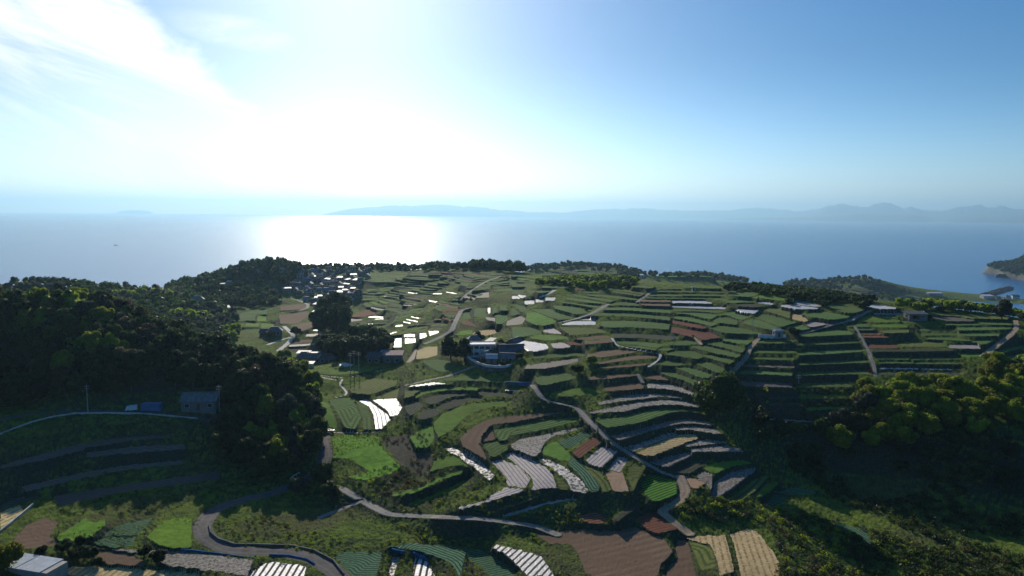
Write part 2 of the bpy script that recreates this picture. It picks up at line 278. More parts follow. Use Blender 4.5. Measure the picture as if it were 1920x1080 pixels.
FIELDS = '''
@960,480|crest|between the diagonal path and the red soil fields
g 735,350 830,344 955,352/725,372 850,370 955,380
g 700,388 900,384 1195,404/690,404 880,408 1190,430
g 600,426 900,428 1190,456/590,448 880,452 1190,484
g 675,486 900,486 1185,506/660,530 720,538 900,534 1180,552
k 740,578 940,582 1250,602/760,616 930,614 1200,632
g 770,640 900,636 1130,660/790,655 1000,680 1125,690
g 800,668 960,672 1090,706/820,680 980,698 1080,716
g 1160,648 1320,628 1400,650/1180,665 1220,672 1400,668
g 1110,690 1220,690/1100,708 1200,712
r 1200,478 1280,485 1460,535/1195,502 1300,522 1440,558
r 1195,530 1400,562 1470,567 1560,608/1190,570 1320,600 1430,630 1540,625
@960,480|mid|on the middle slope left of the pale diagonal track
g 1150,735 1200,712 1350,708 1430,745/1160,745 1230,748 1380,775 1425,765
g 1045,800 1130,775 1300,810/1060,812 1180,825 1290,820
g 1230,838 1330,836 1500,890/1250,845 1420,915 1480,915
g 1110,870 1200,868 1450,960/1130,885 1300,935 1400,985
g 1370,800 1460,790 1600,850/1400,815 1520,870 1590,880
g 1430,740 1520,740 1680,790/1440,755 1560,790 1650,812
g 1340,672 1480,670 1720,745/1360,685 1540,735 1700,765
g 1490,640 1600,640 1760,700/1460,660 1640,700 1740,730
g 1590,620 1700,615 1800,635/1580,636 1700,655 1790,665
b 990,895 1100,890 1180,935/1010,920 1090,930 1150,940
@1200,480|crestright|on the crest right of the long white sheets
W 240,334 460,334 540,350/240,352 480,358 540,357
W 240,372 440,376 650,386/240,384 440,394 640,398
g 240,397 440,402 630,410/240,412 440,420 600,428
g 280,424 440,424 600,440/290,436 440,460 530,474
g 255,452 340,450 580,510/260,470 440,500 540,528
g 640,425 720,415 820,455/600,445 680,470 780,480
g 580,460 650,455 740,488/550,482 630,525 720,525
g 600,520 740,535 920,580/520,540 640,580 920,588
W 740,398 840,392 890,408/710,408 790,425 860,432
g 640,335 800,330 870,345/650,350 780,355 850,352
k 720,362 800,356 940,366/730,378 860,385 900,383
W 890,345 940,347 1000,354/880,353 950,362 1000,368
W 1170,342 1230,345 1365,372/1120,360 1250,379 1360,380
W 1060,367 1140,364 1340,390/1050,380 1180,399 1330,399
o 960,395 1050,392 1130,425/920,405 1060,445 1130,470
y 1140,430 1200,442 1270,485/1140,472 1180,484 1240,495
g 860,455 900,430 1010,450 1180,500/900,470 1050,530 1090,525
g 780,485 860,470 1040,535/780,505 900,540 1000,555
g 1220,442 1340,412 1580,450/1280,455 1440,480 1560,465
g 1370,372 1460,347 1690,400/1400,385 1560,430 1640,425
G 900,290 1000,300 1160,325/880,310 1000,330 1150,342
W 1640,367 1760,365 1920,385/1700,380 1800,398 1920,398
p 1250,505 1300,492 1420,510/1260,530 1330,535 1400,522
g 1090,540 1200,512 1280,545/1120,555 1200,580 1270,555
G 860,295 880,300 890,305/840,312 870,316 880,320
@960,480|crestleft|left of the crest above the diagonal track
g 560,285 700,290 960,322/565,297 720,310 930,333
g 650,250 800,268 1000,298/660,258 800,278 990,306
o 720,238 900,260 1000,282/740,248 880,271 990,290
g 460,282 560,303 780,333/450,295 600,323 740,346
g 410,310 560,328 700,353/400,323 600,354 700,361
g 370,340 500,360 670,373/380,352 520,380 640,388
g 300,375 420,372 600,405/320,395 480,440 570,425
g 140,398 300,395 440,450/170,412 290,462 440,460
g 300,468 500,460/310,482 420,480
G 110,425 180,420 340,490/100,480 170,515 250,525 320,505
W 90,335 170,332/95,365 170,360
W 175,325 240,325/175,348 240,346
W 250,312 330,310/250,336 320,334
W 0,300 50,298/0,322 60,320
W 45,290 110,300/60,308 80,318
W 5,240 95,240/10,255 90,255
r 460,230 540,235/465,250 530,255
g 1120,233 1270,236/1100,245 1265,248
g 1090,260 1270,260/1080,271 1260,272
g 1050,285 1270,288/1030,300 1270,303
g 1290,226 1560,236/1285,236 1560,245
g 1280,260 1580,266/1275,272 1590,275
g 1280,285 1600,290/1280,298 1610,302
g 1010,310 1560,316/1000,319 1600,324
b 970,327 1190,330/960,345 1190,345
b 965,355 1190,360/970,371 1190,377
g 900,222 1080,233/890,232 1060,245
g 1650,270 1700,262 1840,280/1640,295 1760,308 1830,300
g 1590,242 1650,245/1600,256 1640,258
g 1625,264 1690,263/1610,280 1680,273
g 760,236 900,244/770,242 890,251
g 170,262 300,255/200,278 290,275
g 0,262 80,262/0,285 90,280
g 560,262 640,262/540,278 640,280
g 0,205 200,215/0,232 160,232
g 230,215 440,222/220,238 400,240
@960,480|centre|in the middle of the hill above the walled house
p 240,552 290,527 370,580/230,568 300,580 365,586
W 370,514 450,488 630,488/370,518 500,518 630,516
W 520,474 580,468 640,470/520,482 580,483 640,483
o 350,530 560,537 680,550/430,592 560,588 700,574
G 130,608 200,585 420,602/150,620 260,636 420,622
g 0,530 150,535 220,568/0,610 60,610 200,582
b 470,616 700,592 740,604/480,630 600,625 740,614
r 400,640 520,650/430,664 510,672
b 540,640 740,624 770,638/550,664 640,658 780,646
W 20,640 90,635 250,660 275,685/30,660 120,712 180,718 270,695
p 290,655 380,648 440,678/300,680 340,695 430,686
g 170,745 300,735 530,725/160,768 360,763 550,740
m 110,820 300,790 500,765/90,848 240,848 420,814 500,790
g 170,910 380,870 480,905/180,958 240,972 400,935 480,917
G 310,1020 540,980 680,1018/290,1040 400,1056 560,1043 660,1030
b 560,742 720,700 950,713/570,765 700,758 900,727
b 650,800 900,747 1100,747/640,815 800,790 1100,760
b 650,835 900,810 1020,805/680,845 900,832 1000,820
b 560,910 760,887 940,885/570,930 720,922 930,900
b 690,985 860,955 980,950/700,1018 850,1008 990,995
@1200,480|track|between the pale track and the hedge gap
g 880,630 1160,630/870,655 1160,658
g 850,708 1160,710/820,728 1160,731
g 800,758 1160,764/780,775 1160,782
m 740,812 1160,825/720,828 1160,842
g 690,853 1150,873/670,880 1140,900
m 720,935 1150,955/730,975 1000,985 1140,990
@1200,480|hedge|right of the hedge gap in the tall terraces
g 1200,583 1500,545 1590,573/1190,608 1400,600 1600,590
g 1190,653 1450,638 1650,638/1185,672 1450,662 1640,652
g 1190,723 1440,703 1670,698/1190,745 1440,735 1670,717
g 1190,798 1450,788 1710,778/1190,820 1450,810 1730,800
g 1180,873 1450,863 1740,860/1175,900 1450,890 1740,887
g 1180,953 1400,948 1630,943/1175,985 1400,985 1600,985
G 1200,1040 1590,1040/1200,1072 1590,1070
@1440,480|right|in the right-hand terraces beyond the field path
G 700,470 760,440 930,445 1000,483/690,490 800,500 990,497
G 780,515 1000,508 1050,523/800,535 1050,538
g 600,510 740,505/590,530 760,532
c 620,545 780,545/620,560 800,560
r 690,575 830,575/690,590 850,590
r 690,597 900,597/690,612 900,614
r 740,658 980,663/740,690 980,692
o 990,648 1290,643/1000,680 1340,680
o 860,558 1060,550/870,580 1060,575
k 780,703 1100,698 1380,698/780,720 1100,718 1400,712
g 820,760 1060,763/830,775 1060,778
g 1080,766 1440,759/1080,780 1440,775
g 830,793 1080,793/840,806 1100,808
g 1100,798 1440,798/1110,810 1440,812
W 830,838 1130,842/830,847 1130,851
W 1140,844 1440,848/1140,852 1440,856
k 820,870 1440,872/830,892 1440,897
g 970,487 1240,488/1010,501 1250,501
o 1180,418 1420,430/1190,440 1440,456
m 1230,452 1440,462 1550,485/1240,470 1350,490 1550,495
o 1440,438 1700,438 1810,462/1490,465 1640,472 1800,478
g 1330,506 1560,505/1330,520 1590,520
g 1570,493 1830,498/1600,512 1850,520
g 1130,546 1400,543/1130,562 1400,560
g 1410,535 1640,533 1860,533/1430,560 1660,555 1860,546
g 1140,578 1430,578/1150,598 1440,594
g 1450,578 1740,583/1470,600 1740,603
g 1190,610 1400,610 1520,633/1200,626 1400,632 1520,640
g 1530,640 1720,622/1540,668 1640,660
p 1350,666 1570,668/1360,692 1600,698
G 1440,738 1600,733/1460,758 1600,758
g 1670,745 1780,700 1920,668/1690,753 1800,715 1920,686
g 1760,765 1920,728/1760,782 1920,760
g 1640,680 1740,632/1650,692 1750,650
p 790,430 1070,425/800,440 1070,440
W 1040,410 1180,412/1040,418 1180,420
@1120,700|nose|on the rounded spur below the big dark tree
s 360,75 540,75 740,155/380,110 560,123 720,165
s 0,217 60,200 280,152 480,152 640,178/20,238 160,215 380,188 500,172 630,190
s -60,290 140,245 360,205 600,200 780,240/-50,303 100,290 200,290 360,245 600,235 750,255
g -10,345 200,320 440,265 640,262 830,310/0,405 100,405 330,370 560,290 700,285 820,315
s 60,480 300,420 520,360 700,340 880,375/70,500 150,512 400,430 620,375 870,390
s 550,410 700,395 880,410 940,455/560,425 700,430 930,458
s 190,560 400,500 560,435 605,455/200,580 260,595 440,520 600,470
y 290,600 500,505 640,455 720,455 760,485/300,620 420,620 620,540 750,495
s 650,535 800,492 980,515/660,550 820,540 970,522
s 680,570 860,545 1000,545 1100,580/690,590 800,590 1090,590
s 380,665 560,620 700,590/400,685 510,710 640,650 710,610
k 550,735 680,670 840,635/590,770 650,775 800,690 845,650
G 800,710 900,665 1090,650 1160,672/810,735 890,755 1000,700 1150,680
s 740,765 800,730 865,760/750,800 820,830 860,885
s 870,830 1000,740 1180,705/850,925 910,928 1000,870 1195,725
o 960,950 1100,850 1180,795 1280,770/980,968 1060,968 1180,890 1285,780
G 1180,915 1280,825 1370,820/1200,930 1240,925 1350,835
c 1350,890 1500,850 1650,888/1380,910 1500,910 1640,896
c 1240,990 1340,905 1410,920/1240,1000 1320,1005 1410,970
v 330,840 400,740 580,782/350,900 430,972 600,915
t 620,790 680,765 820,825/630,815 660,840 740,868
@800,700|spur|on the spur of curved beds beside the central track
p 1190,655 1320,537 1430,588/1220,675 1300,715 1400,625
p 1360,720 1440,617 1510,640/1400,735 1450,745 1500,665
r 1090,600 1150,535 1250,475 1305,510/1110,628 1150,638 1190,600 1300,525
t 1330,735 1400,735 1470,742/1400,885 1460,888 1520,890
o 1500,760 1560,660 1650,700/1520,820 1550,895 1590,800
c 950,530 1000,500 1200,430 1240,458/960,562 1030,570 1100,555 1240,465
G 850,570 930,520 970,508/880,610 1000,650 1150,680
c 1080,620 1160,680 1300,830/1060,680 1150,760 1230,895 1290,885
o 1170,680 1310,732 1390,875/1210,740 1290,820 1320,898
s 630,530 720,487 900,455 1190,390/640,560 790,635 850,600 900,490 1200,405
p 485,660 560,642 700,700 780,790/590,780 605,845 680,855 740,862
p 575,615 625,587 720,620 930,720 980,858/640,655 780,770 800,835 780,880
S 820,650 890,637 1030,700 1160,800 1210,880/930,705 1050,800 1090,888 1180,903
o 950,745 1050,830/1000,875 1060,878
p 250,1000 430,960 500,900 600,852 740,872/225,1030 400,982 600,925 720,885
p 550,1070 820,985 1000,945 1170,925/600,1078 740,1040 900,985 1130,950
k 520,1025 760,940 980,868/540,1035 780,955 860,915
b 250,490 330,410 470,342 640,312 1050,290/270,550 390,620 460,655 395,520 480,382 620,373 1000,300
b 405,500 490,415/430,512 515,500
g 415,530 530,507 600,530/480,618 520,628 615,570
g 505,425 700,380 960,337/545,508 600,500 640,430 965,348
g 640,440 900,352 1130,325/630,468 900,418 1170,345
S 125,560 200,557 330,610 515,768/230,630 360,710 470,803
g 130,42 350,10 560,56 780,62/120,52 400,60 580,68 780,72
W 585,125 770,122/600,133 770,131
@480,700|leftmid|on the left foot of the terraced spur
k 1260,190 1400,152 1600,150/1270,212 1320,240 1450,180 1600,162
k 1350,250 1480,190 1680,180/1370,270 1480,270 1560,220 1690,195
k 1110,250 1200,200 1260,240/1130,290 1160,320 1240,260
k 1200,330 1310,245 1380,295/1220,345 1260,350 1370,310
o 1110,130 1240,120/1110,188 1180,170
W 1140,95 1340,66 1500,86/1150,103 1400,81 1500,94
g 545,200 640,180 720,182/600,280 660,405 740,430 790,330
g 738,188 830,230 880,380/800,340 800,425 860,428
W 768,207 820,193 985,310 1035,325/850,250 880,310 895,420 930,430
W 868,198 1050,186 1098,260/985,280 1005,325 1060,318
G 475,200 540,222 615,380/490,280 545,400 600,412
V 560,500 680,457 920,470 930,550 1085,700/545,638 700,640 860,740 670,775 820,803 1040,740
d 945,480 1180,445 1330,620/960,540 1100,690 1240,770 1310,740
G 1010,910 1250,850 1400,770 1550,722/1040,925 1200,892 1400,805 1550,745
G 1120,990 1400,880 1650,760/1160,1000 1400,912 1660,778
o 700,120 860,35 1060,50/720,150 860,160 1050,90
o 900,178 1080,110/920,186 1060,184
@0,810|shade|in the shaded slope below the left road
m 0,250 250,180 600,90 900,40 1280,20/0,280 300,220 700,120 1000,60 1280,42
m 640,150 1000,110 1380,90/650,190 1000,160 1400,130
m 150,410 500,330 900,250 1370,210/200,450 550,360 900,290 1370,240
m 400,480 900,400 1400,330 1650,290/450,560 900,450 1400,390 1650,350
@0,810|corner|in the lower left corner of the slope
b 80,830 200,700 330,637 440,680/200,878 400,858 440,828 375,780
V 420,790 640,642 690,680 790,652/450,818 560,820 670,790 790,700
c 780,770 900,692 1150,642/790,778 900,778 1030,775
c 690,830 790,785 1020,784/740,855 900,870 1000,850
V 1100,790 1240,652 1440,642/1200,850 1340,885 1440,860
b 620,850 870,892 1060,950/800,990 1030,1018 1100,990
s 720,870 1000,880 1380,892 1900,960/1130,925 1240,1005 1860,1078
y 450,1030 600,1005 1130,1035 1500,1060/440,1078 900,1090 1500,1100
y 0,605 150,545 175,590/0,735 60,690 175,595
k 0,560 100,500 300,480/0,600 150,540 300,500
@400,810|bottom|at the bottom edge between road and lane
H 260,1080 400,972 700,1002/300,1090 500,1095 680,1090
c 900,920 1000,892 1280,902/1000,1040 1040,1085 1220,1085
c 1300,860 1500,825 1900,900/1560,895 1780,975 1850,1085
H 1510,940 1600,962 1665,1085/1495,1085 1560,1085 1600,1087
S 1345,930 1400,930/1310,1085 1350,1085
@800,810|bottomright|at the bottom edge round the big ploughed field
c -40,840 200,852 450,892 690,1080/0,875 200,905 400,1005 480,1085
H 490,870 530,845 860,930 960,1085/600,922 700,1020 770,1085
b 780,737 960,742 1200,732 1440,742 1550,712 1760,775 1850,900/920,840 1080,842 1130,900 1200,1085 1500,1087 1730,1085 1760,985
b 1860,870 1880,805 1960,808 2020,1085/1885,950 1810,1020 1790,1085
r 1560,650 1700,592 1760,602 1900,710/1640,720 1720,763 1850,735
r 1130,632 1260,595 1370,660/1200,680 1280,690 1340,688
k 1410,650 1500,562 1640,522/1440,678 1480,640 1560,580
@1160,810|straw|in the pair of straw beds beside the scrub
y 500,795 660,775 800,772 868,1040/560,820 690,850 735,960 760,1085
y 833,765 960,727 1040,747 1160,900 1222,1010/865,850 890,960 915,1085 1200,1085
o 530,825 690,852 738,1000/560,900 620,1048 735,1010
c 1560,670 1700,692 1860,740/1700,730 1850,830 1910,900
@300,460|valley|in the valley below the village
g 600,510 720,482 800,482/610,525 720,510 800,522
V 730,532 800,530/730,570 800,568
g 510,560 640,508 720,512/540,575 620,568 715,568
V 645,577 750,585/640,610 740,612
V 760,582 860,590/755,622 850,620
g 600,632 820,624/620,662 830,648
g 560,585 630,582/570,615 630,615
b 900,460 1000,445 1095,440/900,492 1000,498 1095,470
b 890,522 1000,510 1110,492/900,588 1030,588 1120,530
b 975,600 1100,578 1190,562/1010,630 1060,648 1195,592
b 1000,710 1210,703/990,733 1210,726
p 970,745 1100,740 1240,722/965,762 1120,752 1240,736
k 930,778 1230,768/930,800 1100,812 1230,792
p 1100,665 1230,660/1090,684 1230,684
W 1145,631 1200,630/1145,642 1200,641
G 1020,928 1300,932 1600,905/1040,948 1300,975 1600,950
W 1335,885 1380,877 1450,893/1345,903 1400,909 1440,907
G 1665,735 1700,705 1745,700/1660,762 1700,768 1740,765
m 1330,540 1520,555/1330,565 1510,585
@480,480|leftslope|on the slope left of the walled house
W 1110,583 1195,585/1110,608 1195,608
W 1112,618 1200,618/1115,660 1198,648
W 1228,580 1278,576/1224,624 1284,606
W 1288,555 1370,545/1302,600 1375,575
W 1042,610 1092,608/1030,688 1095,685
W 1100,488 1160,500/1105,496 1160,510
W 1120,470 1215,490/1125,477 1215,498
W 1160,452 1235,468/1165,459 1235,475
W 1050,520 1105,513/1040,533 1100,527
W 990,585 1080,552/985,596 1080,564
W 835,448 960,455/840,461 950,466
W 885,474 960,467/885,482 955,475
W 795,503 830,503/795,514 830,514
W 838,490 878,490/838,514 878,514
W 800,522 830,522/800,535 830,535
W 838,522 875,522/838,547 870,545
W 720,558 750,542/715,570 745,553
W 1290,330 1360,342/1300,339 1350,350
W 1400,265 1530,284/1450,277 1530,293
W 1135,270 1225,275/1140,278 1225,282
W 1085,211 1165,221/1090,219 1160,228
W 1325,280 1400,280/1330,287 1390,287
y 1205,710 1280,680 1362,677/1200,777 1290,765 1362,742
m 1160,750 1190,705 1215,695/1125,800 1160,795 1190,780
g 1250,795 1370,770 1565,818/1300,830 1390,873 1500,850
y 1625,580 1650,562 1820,545/1620,608 1660,610 1830,578
V 1400,608 1450,585 1480,575/1400,618 1440,615 1475,605
V 1505,585 1540,557 1630,555/1500,592 1560,592 1620,585
r 780,420 850,392 900,425/700,455 760,462 900,440
@720,480|mosaic|in the patchwork left of the crest
g 680,392 770,388/670,455 760,453
W 772,390 797,385/780,433 803,425
g 812,387 850,382/812,438 850,428
g 865,372 912,372/872,412 932,408
g 825,442 920,432/840,510 880,512 932,470
s 760,458 840,466/770,480 835,490
m 920,490 1020,447 1065,472/915,522 980,520 1040,508
g 950,385 1010,420/950,448 1000,440
g 965,357 1060,380/1030,420 1080,415
r 575,490 630,482 690,522/590,513 640,520 680,527
g 592,417 640,412/590,473 655,470
m 640,292 720,276 790,272/645,308 720,315 790,310
g 800,218 900,192 1000,190/800,235 900,215 1060,215
g 820,258 940,240 1050,250/840,268 940,262 1040,268
g 1060,255 1200,262/1080,272 1190,280
@480,480|hillside|on the striped hillside beyond the village lane
* 1165,112 1620,128 850,395 1075,432 20 gggkbggmgk
* 640,108 1150,108 800,190 1125,212 7 gggk
* 1390,335 1560,372 1300,395 1420,425 4 bmgb
* 1640,85 1900,90 1660,135 1900,140 3 gg
* 600,86 1140,92 610,104 1140,108 1 g
* 990,300 1120,320 780,370 830,395 5 ggG
* 1060,425 1270,385 1010,520 1120,462 4 ggG
@720,480|ridge|on the upper hillside left of the crest
* 420,98 900,140 450,190 700,262 7 ggkgb
* 800,130 1180,165 800,190 1050,200 3 gg
* 560,265 740,290 450,400 560,392 5 mbgg
* 60,560 500,500 60,600 400,560 2 oG
@960,480|farhill|on the dark terraced hill behind the crest
* 260,95 780,88 190,155 820,158 4 kkg
@1200,480|coast|on the low coastal land beyond the crest
* 60,145 560,150 20,185 640,200 4 gGg
* 1300,195 1640,215 1480,290 1890,320 7 gmogk
* 1880,300 1900,310 1900,330 1920,330 1 o
@300,460|villagehill|on the wooded hill left of the village
* 520,262 900,262 400,338 880,345 5 kkg
* 1000,290 1200,300 960,350 1180,352 3 kg
@480,480|upper|on the upper slope by the ridge lane
* 1640,150 1900,150 1560,270 1900,235 7 ggkg
* 1400,400 1540,400 1380,480 1490,500 4 grog
* 1180,500 1400,470 1080,560 1380,540 3 bko
* 640,500 1000,470 690,560 980,540 3 bgk
* 840,250 1080,225 700,335 900,335 5 ggG
@1440,640|gullytop|above the gully wood under the tall terraces
G 240,400 630,396/240,432 630,428
G 270,492 640,484/300,522 640,508
k 0,414 235,410/0,432 235,436
k 0,462 240,458/0,478 240,480
k 0,508 120,512 260,505/0,522 130,528 260,522
s 0,575 240,590 480,600/0,592 240,606 470,612
@1440,480|shorefield|on the low shore land left of the harbour
* 840,298 1150,305 900,350 1160,345 4 mogk
* 1660,322 1900,332 1700,352 1900,372 3 gom
@480,700|rim|on the grassy rim round the curved brown field
G 1320,390 1400,300 1560,235 1720,212 1920,205/1370,480 1470,430 1570,320 1700,262 1900,240
G 1190,165 1320,112 1600,102 1820,122/1200,190 1270,150 1500,122 1820,138
G 1150,480 1290,385 1330,400/1200,560 1290,560 1340,480
k 1660,130 1800,140 1920,150/1680,165 1800,170 1920,178
G 1340,650 1480,600 1640,740/1300,740 1420,700 1560,690
'''
ROADTXT = '''
road|dark asphalt road curving round the foot of the wooded hill|4.6|asphalt|604,812 612,850 602,880 570,900 510,925 440,940 398,958 378,985 385,1008 425,1030 470,1034 525,1034 585,1046 622,1066 638,1082
lane|narrow pale concrete lane crossing below the terraced spur|2.6|concrete|640,915 690,945 730,965 800,968 900,972 1000,985 1045,1002
lane|short grey lane branching left under the grassy bank|2.0|concrete|600,970 650,950 676,940
footpath|long straight path running down the terraced spur|2.2|concrete|998,722 1020,750 1080,763 1105,790 1150,832 1200,862 1240,885 1272,896
lane|tan earth track winding below the bright green plot|3.0|earth|1275,893 1286,920 1276,938 1238,958 1262,978 1292,1000
lane|unlit lane on the shaded hill past the shed|3.6|asphalt|-40,800 0,786 60,776 130,770 250,772 370,783 410,792
lane|pale track climbing from the low white wall to the hut|2.3|earth|1424,633 1408,650 1398,672 1380,690 1362,706
footpath|field path between the tall terraces and the reddish plots|1.5|concrete|1602,612 1622,645 1638,682 1642,706
lane|pale diagonal lane between the crest terraces|2.6|concrete|1140,570 1110,588 1080,598 1050,604
footpath|short path stepping up to the crest terraces|2.2|concrete|1232,543 1212,553 1195,566
lane|pale lane running along the foot of the walled house|2.6|concrete|764,722 800,713 840,705 868,695 888,687
lane|light lane climbing left of the walled house|3.0|concrete|798,644 830,630 847,620 855,600 865,582 882,577
lane|thin lane rising over the ridge above the mulched beds|2.4|concrete|862,563 884,545 910,528 940,518
lane|curving village lane above the brown valley field|3.0|concrete|530,557 557,562 577,570 577,577 562,582 530,585
lane|bright lane forking in the valley below the village|3.0|pale|533,612 552,630 538,645 522,658
lane|pale lane running left from the valley fork|2.2|pale|545,632 525,638 502,646
footpath|white kerbed path round the brown valley field|1.0|pale|580,700 605,708 632,713
footpath|white path dropping beside the brown valley field|1.0|pale|642,711 637,720 650,735 648,741 630,745
footpath|white path bordering the wide green valley field|1.0|pale|585,701 620,706 650,709 690,701 720,693
footpath|thin pale path under the white sheeted beds|1.0|pale|628,811 670,812 714,809
lane|pale lane leading through the sheeted beds near the crest|2.6|pale|1014,557 1030,550 1040,544
lane|shaded lane running right from the white hut|2.0|concrete|1495,628 1530,618 1560,609 1590,603 1612,592 1632,582
lane|pale lane at the right edge of the terraces|2.6|earth|1904,600 1906,615 1895,628 1860,655 1840,668
footpath|zigzag pale path in the middle terraces|1.3|pale|1147,634 1156,648 1200,657 1240,664 1236,674 1216,688
footpath|short pale path beside the brown middle terraces|1.5|concrete|1196,702 1206,718
footpath|tiny path below the reddish plots|1.4|earth|1300,632 1315,646
'''
HAZE = 6e-5
# ------------------------------------------------------------------ crop materials
def crop(name, a, b, scale=0.5, period=None, stripe=None, duty=0.5, rough=0.95, spec=0.04, mottle=0.35, soft=0.08, speck=None):
    """ground cover: two colours mottled, optional rows measured in metres across the bed (attribute 'row')"""
    m, t, bs, o = new_mat(name)
    p = pos(t)
    n = noise(t, p, scale, 6, 0.65)
    big = noise(t, p, 0.045, 3)
    c = mixc(t, smooth(t, n, 0.5 - mottle * .6, 0.5 + mottle * .6), a, b)
    inf = N(t, 'ShaderNodeObjectInfo')
    hs = N(t, 'ShaderNodeHueSaturation'); L(t, c, hs.inputs['Color'])
    L(t, val(t, 'ADD', 0.49, val(t, 'MULTIPLY', inf.outputs['Random'], 0.025)), hs.inputs['Hue'])
    v = val(t, 'ADD', val(t, 'MULTIPLY', smooth(t, big, 0.3, 0.7), 0.3), val(t, 'MULTIPLY', inf.outputs['Random'], 0.4))
    L(t, val(t, 'ADD', v, 0.65), hs.inputs['Value'])
    c = hs.outputs[0]
    rg = None
    if period:
        at = N(t, 'ShaderNodeAttribute', attribute_name='row')
        w = val(t, 'ADD', at.outputs['Fac'], val(t, 'MULTIPLY', noise(t, p, 0.25, 2), 0.35))
        ph = val(t, 'FRACT', val(t, 'DIVIDE', w, period))
        tri = val(t, 'ABSOLUTE', val(t, 'SUBTRACT', ph, 0.5))
        k = smooth(t, tri, duty * 0.5 - soft, duty * 0.5 + soft)
        if speck is not None:
            k = val(t, 'MULTIPLY', k, smooth(t, noise(t, p, speck, 3, 0.7), 0.40, 0.56))
        c = mixc(t, k, c, stripe); rg = k
    elif speck is not None:
        k = smooth(t, noise(t, p, speck, 3, 0.7), 0.46, 0.60); c = mixc(t, k, c, stripe); rg = k
    L(t, c, bs.inputs['Base Color'])
    if rg is not None and rough < 0.7: L(t, val(t, 'ADD', val(t, 'MULTIPLY', rg, 0.9 - rough), rough), bs.inputs['Roughness'])
    else: bs.inputs['Roughness'].default_value = rough
    bs.inputs['Specular IOR Level'].default_value = spec
    bm_ = N(t, 'ShaderNodeBump'); bm_.inputs['Strength'].default_value = 0.6; bm_.inputs['Distance'].default_value = 0.25
    L(t, noise(t, p, 1.6, 5, 0.7), bm_.inputs['Height']); L(t, bm_.outputs[0], bs.inputs['Normal'])
    return m
M = {
 'g': crop('potato_leaf', (0.082, 0.148, 0.042), (0.135, 0.212, 0.064), 0.7, 1.6, (0.055, 0.098, 0.030), 0.6, mottle=0.5),
 'G': crop('fresh_grass', (0.085, 0.170, 0.022), (0.150, 0.240, 0.045), 0.35, mottle=0.5),
 'V': crop('bright_grass', (0.095, 0.190, 0.020), (0.175, 0.300, 0.036), 0.45, mottle=0.35),
 'v': crop('tea_rows', (0.080, 0.240, 0.030), (0.120, 0.310, 0.050), 0.8, 1.15, (0.020, 0.060, 0.015), 0.62),
 'k': crop('weedy_soil', (0.060, 0.070, 0.045), (0.105, 0.115, 0.070), 0.6, 1.3, (0.050, 0.055, 0.040), 0.5),
 'o': crop('olive_grass', (0.120, 0.150, 0.040), (0.190, 0.200, 0.060), 0.5, 1.8, (0.080, 0.105, 0.035), 0.6),
 'b': crop('brown_soil', (0.155, 0.102, 0.068), (0.220, 0.150, 0.103), 0.12, 2.4, (0.170, 0.114, 0.077), 0.45, mottle=0.6, soft=0.2),
 'r': crop('red_soil', (0.190, 0.082, 0.052), (0.260, 0.120, 0.078), 0.3, 1.2, (0.130, 0.060, 0.040), 0.5, soft=0.2),
 't': crop('dry_earth', (0.330, 0.210, 0.140), (0.430, 0.290, 0.200), 0.3, mottle=0.5),
 'd': crop('dead_weeds', (0.070, 0.062, 0.045), (0.130, 0.115, 0.078), 0.5, mottle=0.5),
 'c': crop('leafy_rows', (0.060, 0.140, 0.075), (0.130, 0.230, 0.130), 1.2, 0.9, (0.025, 0.055, 0.030), 0.62, mottle=0.4),
 'W': crop('white_sheet', (0.46, 0.47, 0.50), (0.58, 0.59, 0.62), 0.9, 1.4, (0.36, 0.34, 0.33), 0.75, rough=0.48, spec=0.28),
 'p': crop('silver_mulch', (0.36, 0.31, 0.31), (0.45, 0.40, 0.40), 1.2, 1.15, (0.22, 0.18, 0.155), 0.66, rough=0.75, spec=0.2),
 's': crop('mulch_with_plants', (0.250, 0.222, 0.200), (0.340, 0.305, 0.280), 1.2, stripe=(0.085, 0.085, 0.055), rough=0.8, spec=0.12, speck=1.3),
 'S': crop('planted_white_mulch', (0.42, 0.39, 0.36), (0.56, 0.53, 0.50), 1.2, stripe=(0.07, 0.07, 0.035), rough=0.5, spec=0.25, speck=0.95),
 'm': crop('grey_mulch', (0.12, 0.10, 0.085), (0.18, 0.155, 0.13), 0.9, 1.2, (0.08, 0.065, 0.05), 0.6, rough=0.8, spec=0.2),
 'y': crop('straw_rows', (0.46, 0.34, 0.17), (0.56, 0.43, 0.24), 0.8, 1.5, (0.26, 0.19, 0.09), 0.62, rough=0.9, speck=1.5),
 'H': crop('white_rows', (0.54, 0.53, 0.53), (0.66, 0.65, 0.65), 1.2, 1.45, (0.055, 0.045, 0.035), 0.62, rough=0.45, spec=0.25, soft=0.05),
}
